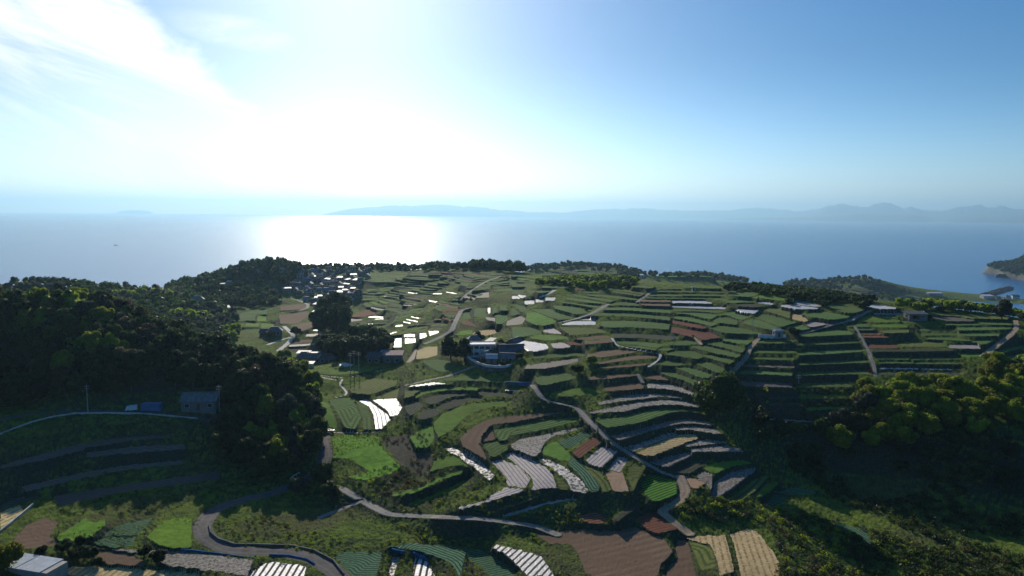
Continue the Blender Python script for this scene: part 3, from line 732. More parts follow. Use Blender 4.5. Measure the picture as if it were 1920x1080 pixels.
KIND = {  # code: (object name, category, phrase, flatness)
 'g': ('potato_field', 'field', 'dark green crop terrace', .9), 'G': ('grass_field', 'field', 'fresh green grassy plot', .6),
 'V': ('meadow', 'field', 'bright yellow-green grass plot', .35), 'v': ('tea_field', 'field', 'bright green plot with dark diagonal rows', .9),
 'k': ('weedy_field', 'field', 'dull weedy terrace', .85), 'o': ('olive_field', 'field', 'olive green grassy terrace', .8),
 'b': ('ploughed_field', 'field', 'bare brown soil field', .8), 'r': ('red_soil_field', 'field', 'reddish bare soil field', .85),
 't': ('earth_pad', 'field', 'pale tan earth pad', .95), 'd': ('dead_weed_slope', 'field', 'dark slope of dead weeds', .1),
 'c': ('leafy_field', 'field', 'teal green leafy crop bed', .8), 'W': ('plastic_sheet_bed', 'covered bed', 'white plastic-covered bed', .9),
 'p': ('silver_mulch_bed', 'covered bed', 'pinkish silver mulched bed', .88), 's': ('speckled_mulch_bed', 'covered bed', 'grey mulched bed dotted with plants', .88),
 'S': ('planted_mulch_bed', 'covered bed', 'glaring white mulch rows with plants', .8), 'm': ('grey_mulch_bed', 'covered bed', 'dull grey-brown mulched terrace', .85),
 'y': ('straw_field', 'field', 'straw-coloured harvested bed', .88), 'H': ('white_row_bed', 'covered bed', 'white and black striped bed', .85)}

# ------------------------------------------------------------------ read the traced beds, lay them on the land
def parse():
    out, ox, oy, blk, ph = [], 0, 0, '', ''
    for ln in FIELDS.strip().splitlines():
        if ln[0] == '@':
            o, blk, ph = ln[1:].split('|'); ox, oy = map(float, o.split(',')); continue
        code, rest = ln.split(' ', 1)
        cv = lambda w: np.array([[ox + float(q.split(',')[0]) / 4, oy + float(q.split(',')[1]) / 4] for q in w.split()])
        if code == '*':
            w = rest.split(); pts = cv(' '.join(w[:4])); n = int(w[4]); types = w[5]
            for i in range(n):
                t0, t1 = i / n, (i + rng.uniform(0.5, 0.68)) / n
                cuts = [0.0] + sorted(rng.uniform(0.15, 0.85, rng.integers(0, 3))) + [1.0]
                sh = rng.uniform(-.04, .04)
                for c0, c1 in zip(cuts[:-1], cuts[1:]):
                    if c1 - c0 < 0.08: continue
                    c1 -= 0.012
                    q = lambda c, t: (pts[0]*(1-c) + pts[1]*c)*(1-t) + (pts[2]*(1-c) + pts[3]*c)*t
                    wob = lambda c: np.array([0, 1.3 * math.sin(c * 7 + i)])
                    cs = np.linspace(c0, c1, 4); dj = rng.uniform(-.12, .12) / n
                    out.append((types[rng.integers(0, len(types))], blk, ph, [q(c, t0 + dj) + wob(c) for c in cs], [q(c, t1 + dj) + wob(c) for c in cs]))
        else:
            u, l = rest.split('/')
            out.append((code, blk, ph, list(cv(u)), list(cv(l))))
    return out
FL = parse()
XG0 = RR[None, :] * np.sin(AZ[:, None]); YG0 = RR[None, :] * np.cos(AZ[:, None])
fid = np.full((NA, NR), -1, np.int16); ZF = np.full((NA, NR), -1e9); ROW = np.zeros((NA, NR), np.float32)
INFO = []
def raster(poly):
    """grid cells inside a polygon given as (az, r)"""
    q = np.array(poly)
    i0, i1 = np.searchsorted(AZ, [q[:, 0].min(), q[:, 0].max()]); j0, j1 = np.searchsorted(RR, [q[:, 1].min(), q[:, 1].max()])
    i1 = min(i1 + 1, NA); j1 = min(j1 + 1, NR)
    if i1 <= i0 or j1 <= j0: return None
    a = AZ[i0:i1, None]; r = RR[None, j0:j1] + WARP[i0:i1, j0:j1]; ins = np.zeros((i1 - i0, j1 - j0), bool)
    for k in range(len(q)):
        (x1, y1), (x2, y2) = q[k], q[(k + 1) % len(q)]
        if y1 == y2: continue
        c = ((r >= min(y1, y2)) & (r < max(y1, y2)))
        ins ^= c & (a < x1 + (r - y1) * (x2 - x1) / (y2 - y1))
    return i0, i1, j0, j1, ins
# heights of the beds: neighbours stacked up a slope are joined by upright walls, solved for all beds at once
def prep(code, blk, up, lo):
    flat = KIND[code][3] * (0.72 if blk == 'spur' else 1)
    ny = 0 if code in 'WHy' else 1
    up2, lo2 = chaikin(up, n=ny), chaikin(lo, n=ny)
    px = np.array(up2 + lo2[::-1]); a, s = rays(px); s = np.maximum(s, 0.02)
    lo_ = {'coast': 850, 'shorefield': 700, 'farhill': 780, 'villagehill': 520, 'hillside': 430}.get(blk, 100)
    rs = [cross(H[acol(x)], y, lo_) for x, y in zip(a, s)]
    rs = np.array([r if r is not None else 900.0 for r in rs]); med = np.median(rs)
    rs = np.clip(rs, med * .7, med * 1.4)
    return flat, up2, lo2, px, a, s, rs, med, float(np.mean(CZ - rs * s))
PRE = [prep(c, b, u, l) for c, b, _, u, l in FL]
rowsA, rhs, wts = [], [], []
for x in range(4, 1920, 6):
    iv = []
    for k, pr in enumerate(PRE):
        q = pr[3]
        if x < q[:, 0].min() or x > q[:, 0].max(): continue
        ys = []
        for i in range(len(q)):
            (x1, y1), (x2, y2) = q[i], q[(i + 1) % len(q)]
            if (x1 > x) != (x2 > x): ys.append(y1 + (x - x1) * (y2 - y1) / (x2 - x1))
        if len(ys) >= 2: iv.append((min(ys), max(ys), k))
    iv.sort()
    for (t0, b0, kb), (t1, b1, ka) in zip(iv[:-1], iv[1:]):
        gap = t1 - b0
        if -3 < gap < 20 and max(PRE[ka][7], PRE[kb][7]) / min(PRE[ka][7], PRE[kb][7]) < 1.3 and 'd' not in (FL[ka][0], FL[kb][0]):
            _, sl = rays([(x, b0), (x, max(t1, b0 + .5))]); rowsA.append((kb, ka)); rhs.append(math.log(sl[0] / sl[1]) * 0.92); wts.append(1.0 if FL[ka][1] != 'spur' else .3)
nf_ = len(PRE); An = np.zeros((nf_, nf_)); bn = np.zeros(nf_)
u0 = np.array([math.log(CZ - p[8]) for p in PRE])
for k in range(nf_): An[k, k] += 1.5; bn[k] += 1.5 * u0[k]
for (i, j), b, w in zip(rowsA, rhs, wts):
    An[i, i] += w; An[j, j] += w; An[i, j] -= w; An[j, i] -= w; bn[i] += w * b; bn[j] -= w * b
US = np.linalg.solve(An, bn)
ZK = CZ - np.exp(US); print('bed height shift', np.round([np.min(US - u0), np.median(US - u0), np.max(US - u0)], 3), len(rhs))
WARP = 0.22 * (np.sin(XG0 * 1.9 + 2 * np.sin(YG0 * .9)) + np.sin(YG0 * 2.3 + 2 * np.sin(XG0 * 1.1)))
for code, blk, ph, up, lo in FL:
    k = len(INFO); flat = KIND[code][3] * (0.72 if blk == 'spur' else 1)
    ny = 0 if code in 'WHy' else 1
    up2, lo2 = chaikin(up, n=ny), chaikin(lo, n=ny)
    px = np.array(up2 + lo2[::-1]); a, s = rays(px); s = np.maximum(s, 0.02)
    rs = [cross(H[acol(x)], y, {'coast': 850, 'shorefield': 700, 'farhill': 780, 'villagehill': 520, 'hillside': 430}.get(blk, 100)) for x, y in zip(a, s)]
    if any(r is None for r in rs): rs = [r if r is not None else 900.0 for r in rs]
    rs = np.array(rs); med = np.median(rs)
    rs = np.clip(rs, med * .7, med * 1.4)
    zk0 = float(np.mean(CZ - rs * s)); zk = float(np.clip(ZK[k], zk0 - 9, zk0 + 9)); dz_ = zk - zk0
    out = []
    for x, y, r0 in zip(a, s, rs):
        S = (H[acol(x)] + dz_) * (1 - flat) + zk * flat
        r = cross(S, y, r0 * 0.7, r0 * 1.4)
        out.append((x, r if r else r0))
    low_az = [p for p in out[len(up2):]]           # the lower edge, for the rows
    rr = raster(out)
    if rr is None: INFO.append(None); continue
    i0, i1, j0, j1, ins = rr
    sub = np.s_[i0:i1, j0:j1]
    zz = (H[sub] + dz_) * (1 - flat) + zk * flat
    take = ins & (zz > ZF[sub] - 1.5)
    X0 = RR[None, j0:j1] * np.sin(AZ[i0:i1, None]); Y0 = RR[None, j0:j1] * np.cos(AZ[i0:i1, None])
    if code in 'vHy' or blk in ('bottomright', 'corner', 'leftslope'):
        th = {'v': R(38), 'H': R(62), 'y': R(80)}.get(code, R(25)) + (R(28) if blk == 'bottom' else 0)
        if code == 'y' and blk == 'nose': th = R(20)
        v = -X0 * math.sin(th) + Y0 * math.cos(th)
    elif code in 'pm':
        wpx = np.array([(r * math.sin(x), r * math.cos(x)) for x, r in out]); ev, evec = np.linalg.eigh(np.cov((wpx - wpx.mean(0)).T)); v = X0 * evec[0, 0] + Y0 * evec[1, 0] + 500
    else:
        lw = np.array([(r * math.sin(x), r * math.cos(x)) for x, r in low_az]); v = np.full(X0.shape, 1e9)
        for q in range(len(lw) - 1):
            ax, ay = lw[q]; bx, by = lw[q + 1]; dx, dy = bx - ax, by - ay; l2 = dx*dx + dy*dy + 1e-9
            t = np.clip(((X0 - ax) * dx + (Y0 - ay) * dy) / l2, 0, 1)
            v = np.minimum(v, np.hypot(X0 - ax - t * dx, Y0 - ay - t * dy))
    ZF[sub] = np.where(take, zz, ZF[sub]); fid[sub] = np.where(take, k, fid[sub]); ROW[sub] = np.where(take, v, ROW[sub])
    INFO.append(dict(code=code, blk=blk, ph=ph, px=px.mean(0), z=zk, r=med))
NF = len(INFO)
# let the land follow the beds before the roads are laid on it
fx = fid >= 0; Eb = np.where(fx, ZF - H, 0.0); wb = fx.astype(float)
st_ = (6, 4)
def coarse(a): n, m = a.shape[0] // st_[0] * st_[0], a.shape[1] // st_[1] * st_[1]; return a[:n, :m].reshape(n // st_[0], st_[0], m // st_[1], st_[1]).mean((1, 3))
Ec, wc = coarse(Eb), coarse(wb)
kn = lambda a: sum(np.roll(np.roll(a, i, 0), j, 1) for i in (-1, 0, 1) for j in (-1, 0, 1)) / 9
wc = wc * (np.repeat(RR[:len(RR) // 4 * 4].reshape(-1, 4).mean(1)[None], wc.shape[0], 0) < 760); Ec = Ec * (wc > 0); num, den = Ec.copy(), wc.copy()
for _ in range(10): num, den = kn(num), kn(den)
Es = num / (den + 0.02)
ii = np.clip((np.arange(NA) / st_[0]), 0, Es.shape[0] - 1.001); jj = np.clip(np.arange(NR) / st_[1], 0, Es.shape[1] - 1.001)
i0_, j0_ = ii.astype(int), jj.astype(int); fi, fj = (ii - i0_)[:, None], (jj - j0_)[None, :]
Es = Es[i0_][:, j0_]*(1-fi)*(1-fj) + Es[i0_+1][:, j0_]*fi*(1-fj) + Es[i0_][:, j0_+1]*(1-fi)*fj + Es[i0_+1][:, j0_+1]*fi*fj
H0 = H; H = H + Es

# roads: (name, label, width, material, pixel polyline)
ROADS = [l.split('|') for l in ROADTXT.strip().splitlines()]
KERB = []
for k, (nm, lab, wid, mt, pl) in enumerate(ROADS):
    w = float(wid); pts = [np.array([float(q) for q in x.split(',')]) for x in pl.split()]
    pts = chaikin(pts, n=2); a, s = rays(pts)
    Q = []
    for x, y in zip(a, s):
        r = cross(H[acol(x)], y, 60)
        if r: Q.append((r * math.sin(x), r * math.cos(x), CZ - r * y))
    Q = np.array(Q); KERB.append(Q)
    aa = np.arctan2(Q[:, 0], Q[:, 1]); r_q = np.hypot(Q[:, 0], Q[:, 1]); m = w / r_q.min()
    i0, i1 = np.searchsorted(AZ, [aa.min() - m, aa.max() + m]); j0, j1 = np.searchsorted(RR, [r_q.min() - w, r_q.max() + w])
    X0 = RR[None, j0:j1] * np.sin(AZ[i0:i1, None]); Y0 = RR[None, j0:j1] * np.cos(AZ[i0:i1, None])
    best = np.full(X0.shape, 1e9); zb = np.zeros(X0.shape); al = np.zeros(X0.shape); acc = 0
    for q in range(len(Q) - 1):
        ax, ay, az_ = Q[q]; bx, by, bz = Q[q + 1]; dx, dy = bx - ax, by - ay; l2 = dx*dx + dy*dy + 1e-9
        t = np.clip(((X0 - ax) * dx + (Y0 - ay) * dy) / l2, 0, 1)
        d = np.hypot(X0 - ax - t * dx, Y0 - ay - t * dy); b = d < best
        best = np.where(b, d, best); zb = np.where(b, az_ + t * (bz - az_), zb)
    sub = np.s_[i0:i1, j0:j1]; on = best < w / 2
    ZF[sub] = np.where(on, zb, ZF[sub]); fid[sub] = np.where(on, NF + k, fid[sub]); ROW[sub] = np.where(on, best / (w / 2), ROW[sub])

# heights: fixed on beds and roads, banks between them relax from one to the next
fixed = fid >= 0
E = np.where(fixed, ZF - H, 0.0)
for it in range(70):
    Ea = E.copy()
    Ea[1:-1, 1:-1] = 0.247 * (E[:-2, 1:-1] + E[2:, 1:-1] + E[1:-1, :-2] + E[1:-1, 2:])
    E = np.where(fixed, E, Ea)
Zg = H + E
rn = rng.normal(0, 1, (NA, NR)).astype(np.float32)
for _ in range(2):
    rn[1:-1, 1:-1] = (rn[1:-1, 1:-1] + rn[:-2, 1:-1] + rn[2:, 1:-1] + rn[1:-1, :-2] + rn[1:-1, 2:]) / 5
amp = np.clip((RR - 60) / 60, 0, 1) * np.where(RR > 900, 2.0, 1.0)
Zg += np.where(fixed, np.where(fid < NF, 0.05, 0.0), 0.22) * rn * amp[None, :]
XG = RR[None, :] * np.sin(AZ[:, None]); YG = RR[None, :] * np.cos(AZ[:, None])

# faces go to the bed that holds all their corners, the rest is the ground sheet
q = [fid[:-1, :-1], fid[1:, :-1], fid[1:, 1:], fid[:-1, 1:]]
same = (q[0] == q[1]) & (q[1] == q[2]) & (q[2] == q[3])
face = np.where(same, q[0], -1)
# a bed keeps its outer ring too where only bare ground adjoins, so edges stay crisp
mx = np.maximum.reduce(q); mn3 = (np.stack(q) == mx).sum(0)
face = np.where((~same) & (mn3 >= 3), mx, face)
for k in range(NF):        # a bed is one piece: crumbs cut off by a lane go back to the bank
    w = np.argwhere(face == k)
    if len(w) < 4: continue
    (p0, q0), (p1, q1) = w.min(0), w.max(0) + 1; mk = np.pad(face[p0:p1, q0:q1] == k, 1)
    lb = np.where(mk, np.arange(mk.size).reshape(mk.shape) + 1, 0)
    while True:
        nb = lb.copy()
        for ax in (0, 1):
            for d_ in (1, -1): nb = np.maximum(nb, np.roll(lb, d_, ax))
        nb = np.where(mk, nb, 0)
        for ax in (0, 1):      # fast sweeps along whole runs
            pass
        if (nb == lb).all(): break
        lb = nb
    ids, ct = np.unique(lb[lb > 0], return_counts=True)
    if len(ids) > 1: face[p0:p1, q0:q1][(lb[1:-1, 1:-1] > 0) & (lb[1:-1, 1:-1] != ids[ct.argmax()])] = -1
vid = np.arange(NA * NR).reshape(NA, NR)
V = np.stack([XG.ravel(), YG.ravel(), Zg.ravel()], 1)
Qd = np.stack([vid[:-1, :-1], vid[:-1, 1:], vid[1:, 1:], vid[1:, :-1]], -1)
Qd = Qd[..., ::-1]
def submesh(name, quads, row=True):
    u, inv = np.unique(quads.ravel(), return_inverse=True)
    m = np_mesh(name, V[u], inv.reshape(-1, 4))
    if row:
        at = m.attributes.new('row', 'FLOAT', 'POINT'); at.data.foreach_set('value', ROW.ravel()[u].astype(np.float32))
    m.polygons.foreach_set('use_smooth', np.ones(len(m.polygons), bool))
    return m

# ground material: grass on the flat, stone and weeds on the risers, coloured darker to imitate their shade
def ground_mat():
    m, t, b, o = new_mat('hillside_ground')
    g = N(t, 'ShaderNodeNewGeometry'); p = g.outputs['Position']
    sp = N(t, 'ShaderNodeSeparateXYZ'); L(t, g.outputs['True Normal'], sp.inputs[0])
    n1 = noise(t, p, 0.35, 6, 0.65); n2 = noise(t, p, 0.03, 4); n3 = noise(t, p, 1.6, 5, 0.7)
    grass = mixc(t, smooth(t, n1, 0.35, 0.65), (0.062, 0.098, 0.016), (0.140, 0.200, 0.030))
    dry = mixc(t, smooth(t, n3, 0.35, 0.65), (0.110, 0.110, 0.045), (0.075, 0.080, 0.035))
    grass = mixc(t, smooth(t, n2, 0.48, 0.62, 0.0, 0.75), grass, dry)
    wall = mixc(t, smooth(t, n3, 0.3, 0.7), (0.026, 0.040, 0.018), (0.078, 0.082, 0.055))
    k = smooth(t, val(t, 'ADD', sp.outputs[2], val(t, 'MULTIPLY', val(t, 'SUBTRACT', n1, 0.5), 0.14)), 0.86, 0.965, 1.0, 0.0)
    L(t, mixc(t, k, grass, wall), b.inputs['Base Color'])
    b.inputs['Roughness'].default_value = 0.95; b.inputs['Specular IOR Level'].default_value = 0.03
    bm_ = N(t, 'ShaderNodeBump'); bm_.inputs['Strength'].default_value = 0.8; bm_.inputs['Distance'].default_value = 0.5
    L(t, n3, bm_.inputs['Height']); L(t, bm_.outputs[0], b.inputs['Normal'])
    return m
GM = ground_mat()
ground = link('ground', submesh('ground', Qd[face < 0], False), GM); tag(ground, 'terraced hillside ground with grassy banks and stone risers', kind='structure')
order = np.argsort(face[face >= 0], kind='stable'); fq = Qd[face >= 0][order]; fv = face[face >= 0][order]
bounds = np.searchsorted(fv, np.arange(NF + len(ROADS) + 1))
ORD = 'first second third fourth fifth sixth seventh eighth ninth tenth eleventh twelfth thirteenth fourteenth fifteenth sixteenth seventeenth eighteenth nineteenth twentieth'.split()
def ordinal(i):
    if i < 20: return ORD[i]
    tens = {2: 'twenty', 3: 'thirty', 4: 'forty', 5: 'fifty', 6: 'sixty', 7: 'seventy', 8: 'eighty', 9: 'ninety'}
    n = i + 1
    return (tens[n // 10][:-1] + 'ieth') if n % 10 == 0 else tens[n // 10] + '-' + ORD[n % 10 - 1]
groups = {}
for k in range(NF):
    if INFO[k] is None or bounds[k + 1] - bounds[k] < 3: continue
    groups.setdefault((INFO[k]['ph'], INFO[k]['code']), []).append(k)
for (ph, code), ks in groups.items():
    nm, cat, phrase, _ = KIND[code]
    ks.sort(key=lambda k: INFO[k]['px'][1])
    for i, k in enumerate(ks):
        o = link(nm, submesh(nm, fq[bounds[k]:bounds[k + 1]]), M[code])
        lab = phrase + ' ' + ph if len(ks) == 1 else (('lowest ' if i == len(ks) - 1 else ('topmost ' if i == 0 else ordinal(i) + ' ')) + phrase + (' down ' if 0 < i < len(ks) - 1 else ' ') + ph)
        w = lab.split()
        tag(o, ' '.join(w[:16]), cat, ('%ss %s' % (phrase, ph)) if len(ks) > 1 else None)
def road_mat(name, a, b):
    m, t, bs, o = new_mat(name); p = pos(t)
    c = mixc(t, smooth(t, noise(t, p, 0.8, 6, 0.7), 0.3, 0.7), a, b)
    c = mixc(t, smooth(t, noise(t, p, 0.16, 3, 0.6), 0.55, 0.62, 0.0, 0.45), c, tuple(x * .5 for x in a))
    at_ = N(t, 'ShaderNodeAttribute', attribute_name='row'); e_ = val(t, 'ADD', at_.outputs['Fac'], val(t, 'MULTIPLY', val(t, 'SUBTRACT', noise(t, p, 0.9, 4, 0.7), 0.5), 0.9))
    tr_ = smooth(t, val(t, 'ABSOLUTE', val(t, 'SUBTRACT', at_.outputs['Fac'], 0.42)), 0.05, 0.22, 0.35, 0.0)
    c = mixc(t, tr_, c, tuple(min(1, x * 1.35) for x in b))
    c = mixc(t, smooth(t, e_, 0.82, 1.05), c, (0.075, 0.085, 0.035))
    L(t, c, bs.inputs['Base Color']); bs.inputs['Roughness'].default_value = 0.9; bs.inputs['Specular IOR Level'].default_value = 0.15
    return m
RM = {'asphalt': road_mat('asphalt', (0.075, 0.07, 0.07), (0.13, 0.12, 0.115)), 'concrete': road_mat('concrete_lane', (0.17, 0.16, 0.145), (0.28, 0.265, 0.24)),
      'pale': road_mat('pale_concrete', (0.45, 0.43, 0.40), (0.60, 0.58, 0.55)), 'earth': road_mat('earth_track', (0.26, 0.19, 0.13), (0.38, 0.29, 0.20))}
for k, (nm, lab, wid, mt, pl) in enumerate(ROADS):
    a0, a1 = bounds[NF + k], bounds[NF + k + 1]
    if a1 - a0 < 3: continue
    o = link(nm, submesh(nm, fq[a0:a1]), RM[mt]); tag(o, lab, 'road', kind='structure')

# lookups on the finished surface
def at(px, py, lo=0.0, hi=1e9):
    a, s = rays([(px, py)]); i = acol(a[0]); r = cross(Zg[i], s[0], lo, hi)
    if r is None: r = RR[-1]
    return Vector((r * math.sin(a[0]), r * math.cos(a[0]), CZ - r * s[0]))
def zat(x, y):
    a = math.atan2(x, y); r = math.hypot(x, y); i = acol(a); j = int(np.clip(np.searchsorted(RR, r), 1, NR - 1))
    t = (r - RR[j-1]) / (RR[j] - RR[j-1])
    return float(Zg[i, j-1] * (1 - t) + Zg[i, j] * t)
def fat(x, y):
    i = acol(math.atan2(x, y)); j = int(np.clip(np.searchsorted(RR, math.hypot(x, y)), 0, NR - 1)); return int(fid[i, j])

# ------------------------------------------------------------------ sea, far shore, haze
def sea_mat():
    m, t, b, o = new_mat('sea_water'); p = pos(t)
    cc = mixc(t, smooth(t, noise(t, p, 0.0016, 4), 0.35, 0.65), (0.003, 0.090, 0.260), (0.006, 0.110, 0.290))
    L(t, cc, b.inputs['Base Color'])
    b.inputs['Roughness'].default_value = 0.26; b.inputs['Specular IOR Level'].default_value = 0.5; b.inputs['IOR'].default_value = 1.333
    mp = N(t, 'ShaderNodeMapping'); mp.inputs['Scale'].default_value = (0.6, 1.0, 1.0); L(t, p, mp.inputs[0])
    h = val(t, 'ADD', noise(t, mp.outputs[0], 0.05, 5, 0.6), val(t, 'MULTIPLY', noise(t, mp.outputs[0], 0.006, 3), 2.0))
    bm_ = N(t, 'ShaderNodeBump'); bm_.inputs['Strength'].default_value = 0.5; bm_.inputs['Distance'].default_value = 0.5
    L(t, h, bm_.inputs['Height']); L(t, bm_.outputs[0], b.inputs['Normal'])
    return m
sr = 48000.0
th = np.radians(np.arange(0, 360, 3)); rad = [0.0, 400, 1000, 2000, 4000, 8000, 16000, 30000, sr]
vs = [(0, 0, 0)] + [(r * math.sin(x), r * math.cos(x), 0) for r in rad[1:] for x in th]
mb = MB(); nT = len(th)
fs = [(0, 1 + (k + 1) % nT, 1 + k) for k in range(nT)]
for j in range(len(rad) - 2):
    fs += [(1 + j*nT + k, 1 + j*nT + (k+1) % nT, 1 + (j+1)*nT + (k+1) % nT, 1 + (j+1)*nT + k) for k in range(nT)]
sea = mb.add(vs, fs).build('sea', sea_mat()); tag(sea, 'calm blue sea with broad sun glitter', kind='structure')

def far_range(name, dist, prof, depth, mat, label, seed, jag=0.06):
    """a mountain range across the water: profile = (pixel x, height in pixels above the waterline)"""
    rg = np.random.default_rng(seed); xs = np.arange(prof[0][0], prof[-1][0] + 1, 3.0)
    hs = np.interp(xs, [p[0] for p in prof], [p[1] for p in prof])
    a, _ = rays([(x, 405) for x in xs]); rows = 15
    ridge = np.convolve(rg.normal(0, 1, len(xs) + 8), np.ones(9) / 9, 'valid') + np.convolve(rg.normal(0, 1, len(xs) + 2), np.ones(3) / 3, 'valid') * .5
    G = []
    sp = np.convolve(rg.normal(0, 1, len(xs) + 4), np.ones(5) / 5, 'valid')
    for j in range(rows):
        t = j / (rows - 1); k = math.sin(math.pi * t) ** 0.8
        h = hs * dist / F * k * (1 + jag * ridge * 2) * (1 + 0.25 * sp * math.sin(6 * t) * (1 - k)) - 15 * (1 - k)
        d = dist - depth / 2 + depth * t + sp * depth * 0.12 * math.sin(math.pi * t)
        G.append(np.stack([d * np.sin(a), d * np.cos(a), h], 1))
    n = len(xs); vv = np.concatenate(G); i = np.arange(n - 1)
    qd = np.concatenate([np.stack([j*n + i, j*n + i + 1, (j+1)*n + i + 1, (j+1)*n + i], 1) for j in range(rows - 1)])
    m = np_mesh(name, vv, qd); m.polygons.foreach_set('use_smooth', np.ones(len(m.polygons), bool))
    o = link(name, m, mat); tag(o, label, kind='structure'); return o
FM = simple('far_woods', (0.05, 0.085, 0.05), 0.95, 0.3, 0.002)
far_range('far_mountains', 41000, [(600,0),(640,9),(690,15),(740,19),(830,21),(880,19),(920,14),(990,9),(1060,9),(1100,13),(1150,16),(1210,17),(1280,15),(1350,14),(1430,20),(1455,17),(1500,15),(1560,22),(1640,18),(1700,18),(1800,16),(1900,20),(1990,5)], 5000, FM, 'faint blue mountains along the far shore', 3)
far_range('headland_range', 35000, [(1490,0),(1530,15),(1555,26),(1580,29),(1600,27),(1622,23),(1645,28),(1668,29),(1690,20),(1708,25),(1735,17),(1760,16),(1790,22),(1830,26),(1870,23),(1900,20),(1960,16),(2040,0)], 3500, FM, 'blue mountain range on the right of the far shore', 5)
far_range('low_cape', 30000, [(1330,0),(1400,4),(1520,6),(1600,13),(1680,12),(1740,8),(1760,2),(1800,8),(1880,13),(1960,12),(2050,0)], 1800, FM, 'low dark cape at the foot of the far range', 9, 0.06)
far_range('far_island', 44000, [(215,0),(225,4),(250,6),(280,5),(290,0)], 1500, FM, 'tiny faint island on the left horizon', 11, 0.02)

hz = MB().box(-47000, 47000, -3000, 47000, -40, 950).mesh('haze')
hm = bpy.data.materials.new('haze'); hm.use_nodes = True; t = hm.node_tree; t.nodes.clear()
ho = N(t, 'ShaderNodeOutputMaterial'); hv = N(t, 'ShaderNodeVolumePrincipled'); L(t, hv.outputs[0], ho.inputs['Volume'])
hv.inputs['Color'].default_value = (0.42, 0.72, 1.0, 1); hv.inputs['Density'].default_value = HAZE; hv.inputs['Anisotropy'].default_value = 0.45
hz_o = link('haze', hz, hm); tag(hz_o, 'thin blue sea haze filling the air', kind='stuff')
# ------------------------------------------------------------------ trees
def leaf_mat(name, a, b, trans=0.48, scale=0.22):
    m = bpy.data.materials.new(name); m.use_nodes = True; t = m.node_tree; t.nodes.clear()
    o = N(t, 'ShaderNodeOutputMaterial'); p = pos(t); inf = N(t, 'ShaderNodeObjectInfo')
    c = mixc(t, smooth(t, noise(t, p, scale, 3), 0.35, 0.65), a, b)
    hs = N(t, 'ShaderNodeHueSaturation'); L(t, c, hs.inputs['Color'])
    L(t, val(t, 'ADD', 0.48, val(t, 'MULTIPLY', inf.outputs['Random'], 0.04)), hs.inputs['Hue'])
    L(t, val(t, 'ADD', val(t, 'MULTIPLY', inf.outputs['Random'], 0.5), val(t, 'MULTIPLY', noise(t, p, 1.3, 2), 0.9)), hs.inputs['Value'])
    df = N(t, 'ShaderNodeBsdfPrincipled'); L(t, hs.outputs[0], df.inputs['Base Color']); df.inputs['Roughness'].default_value = 0.55
    df.inputs['Specular IOR Level'].default_value = 0.12
    tr = N(t, 'ShaderNodeBsdfTranslucent'); L(t, hs.outputs[0], tr.inputs['Color'])
    mx = N(t, 'ShaderNodeMixShader'); mx.inputs[0].default_value = trans; L(t, df.outputs[0], mx.inputs[1]); L(t, tr.outputs[0], mx.inputs[2])
    L(t, mx.outputs[0], o.inputs['Surface']); return m
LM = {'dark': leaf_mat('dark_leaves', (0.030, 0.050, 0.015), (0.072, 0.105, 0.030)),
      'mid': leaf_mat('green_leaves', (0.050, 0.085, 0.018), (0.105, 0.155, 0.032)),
      'fresh': leaf_mat('fresh_leaves', (0.240, 0.310, 0.022), (0.370, 0.440, 0.040), 0.55),
      'brown': leaf_mat('brown_leaves', (0.085, 0.070, 0.032), (0.150, 0.125, 0.058)),
      'grey': leaf_mat('grey_green_leaves', (0.060, 0.080, 0.048), (0.110, 0.130, 0.085))}
BARK = simple('bark', (0.10, 0.08, 0.06), 0.9, 0.3, 2.0)
def leaves(rg, n, blobs, size):
    """leaf clumps: small crooked quads over the outside of a heap of blobs"""
    bi = rg.choice(len(blobs), n, p=blobs[:, 3]**2 / (blobs[:, 3]**2).sum())
    d = rg.normal(0, 1, (n, 3)); d[:, 2] = d[:, 2] * 0.8 + 0.25; d /= np.linalg.norm(d, axis=1)[:, None]
    c = blobs[bi, :3] + d * (blobs[bi, 3] * rg.uniform(0.76, 1.10, n))[:, None] * np.array([1, 1, .82])
    nrm = d + rg.normal(0, .55, (n, 3)); nrm /= np.linalg.norm(nrm, axis=1)[:, None]
    u = np.cross(nrm, rg.normal(0, 1, (n, 3))); u /= np.linalg.norm(u, axis=1)[:, None]; w = np.cross(nrm, u)
    s = size * rg.uniform(0.6, 1.3, n)[:, None]; k = rg.uniform(.5, 1, (n, 1))
    v = np.stack([c - u*s, c - w*s*k, c + u*s + nrm*s*.25, c + w*s*k], 1).reshape(-1, 3)
    return v, np.arange(4 * n).reshape(-1, 4)
def ico(sub=2):
    bm = __import__('bmesh').new(); __import__('bmesh').ops.create_icosphere(bm, subdivisions=sub, radius=1)
    v = np.array([x.co[:] for x in bm.verts]); f = np.array([[q.index for q in x.verts] for x in bm.faces]); bm.free(); return v, f
ICO, ICOF = ico(2); ICO1, ICOF1 = ico(1)
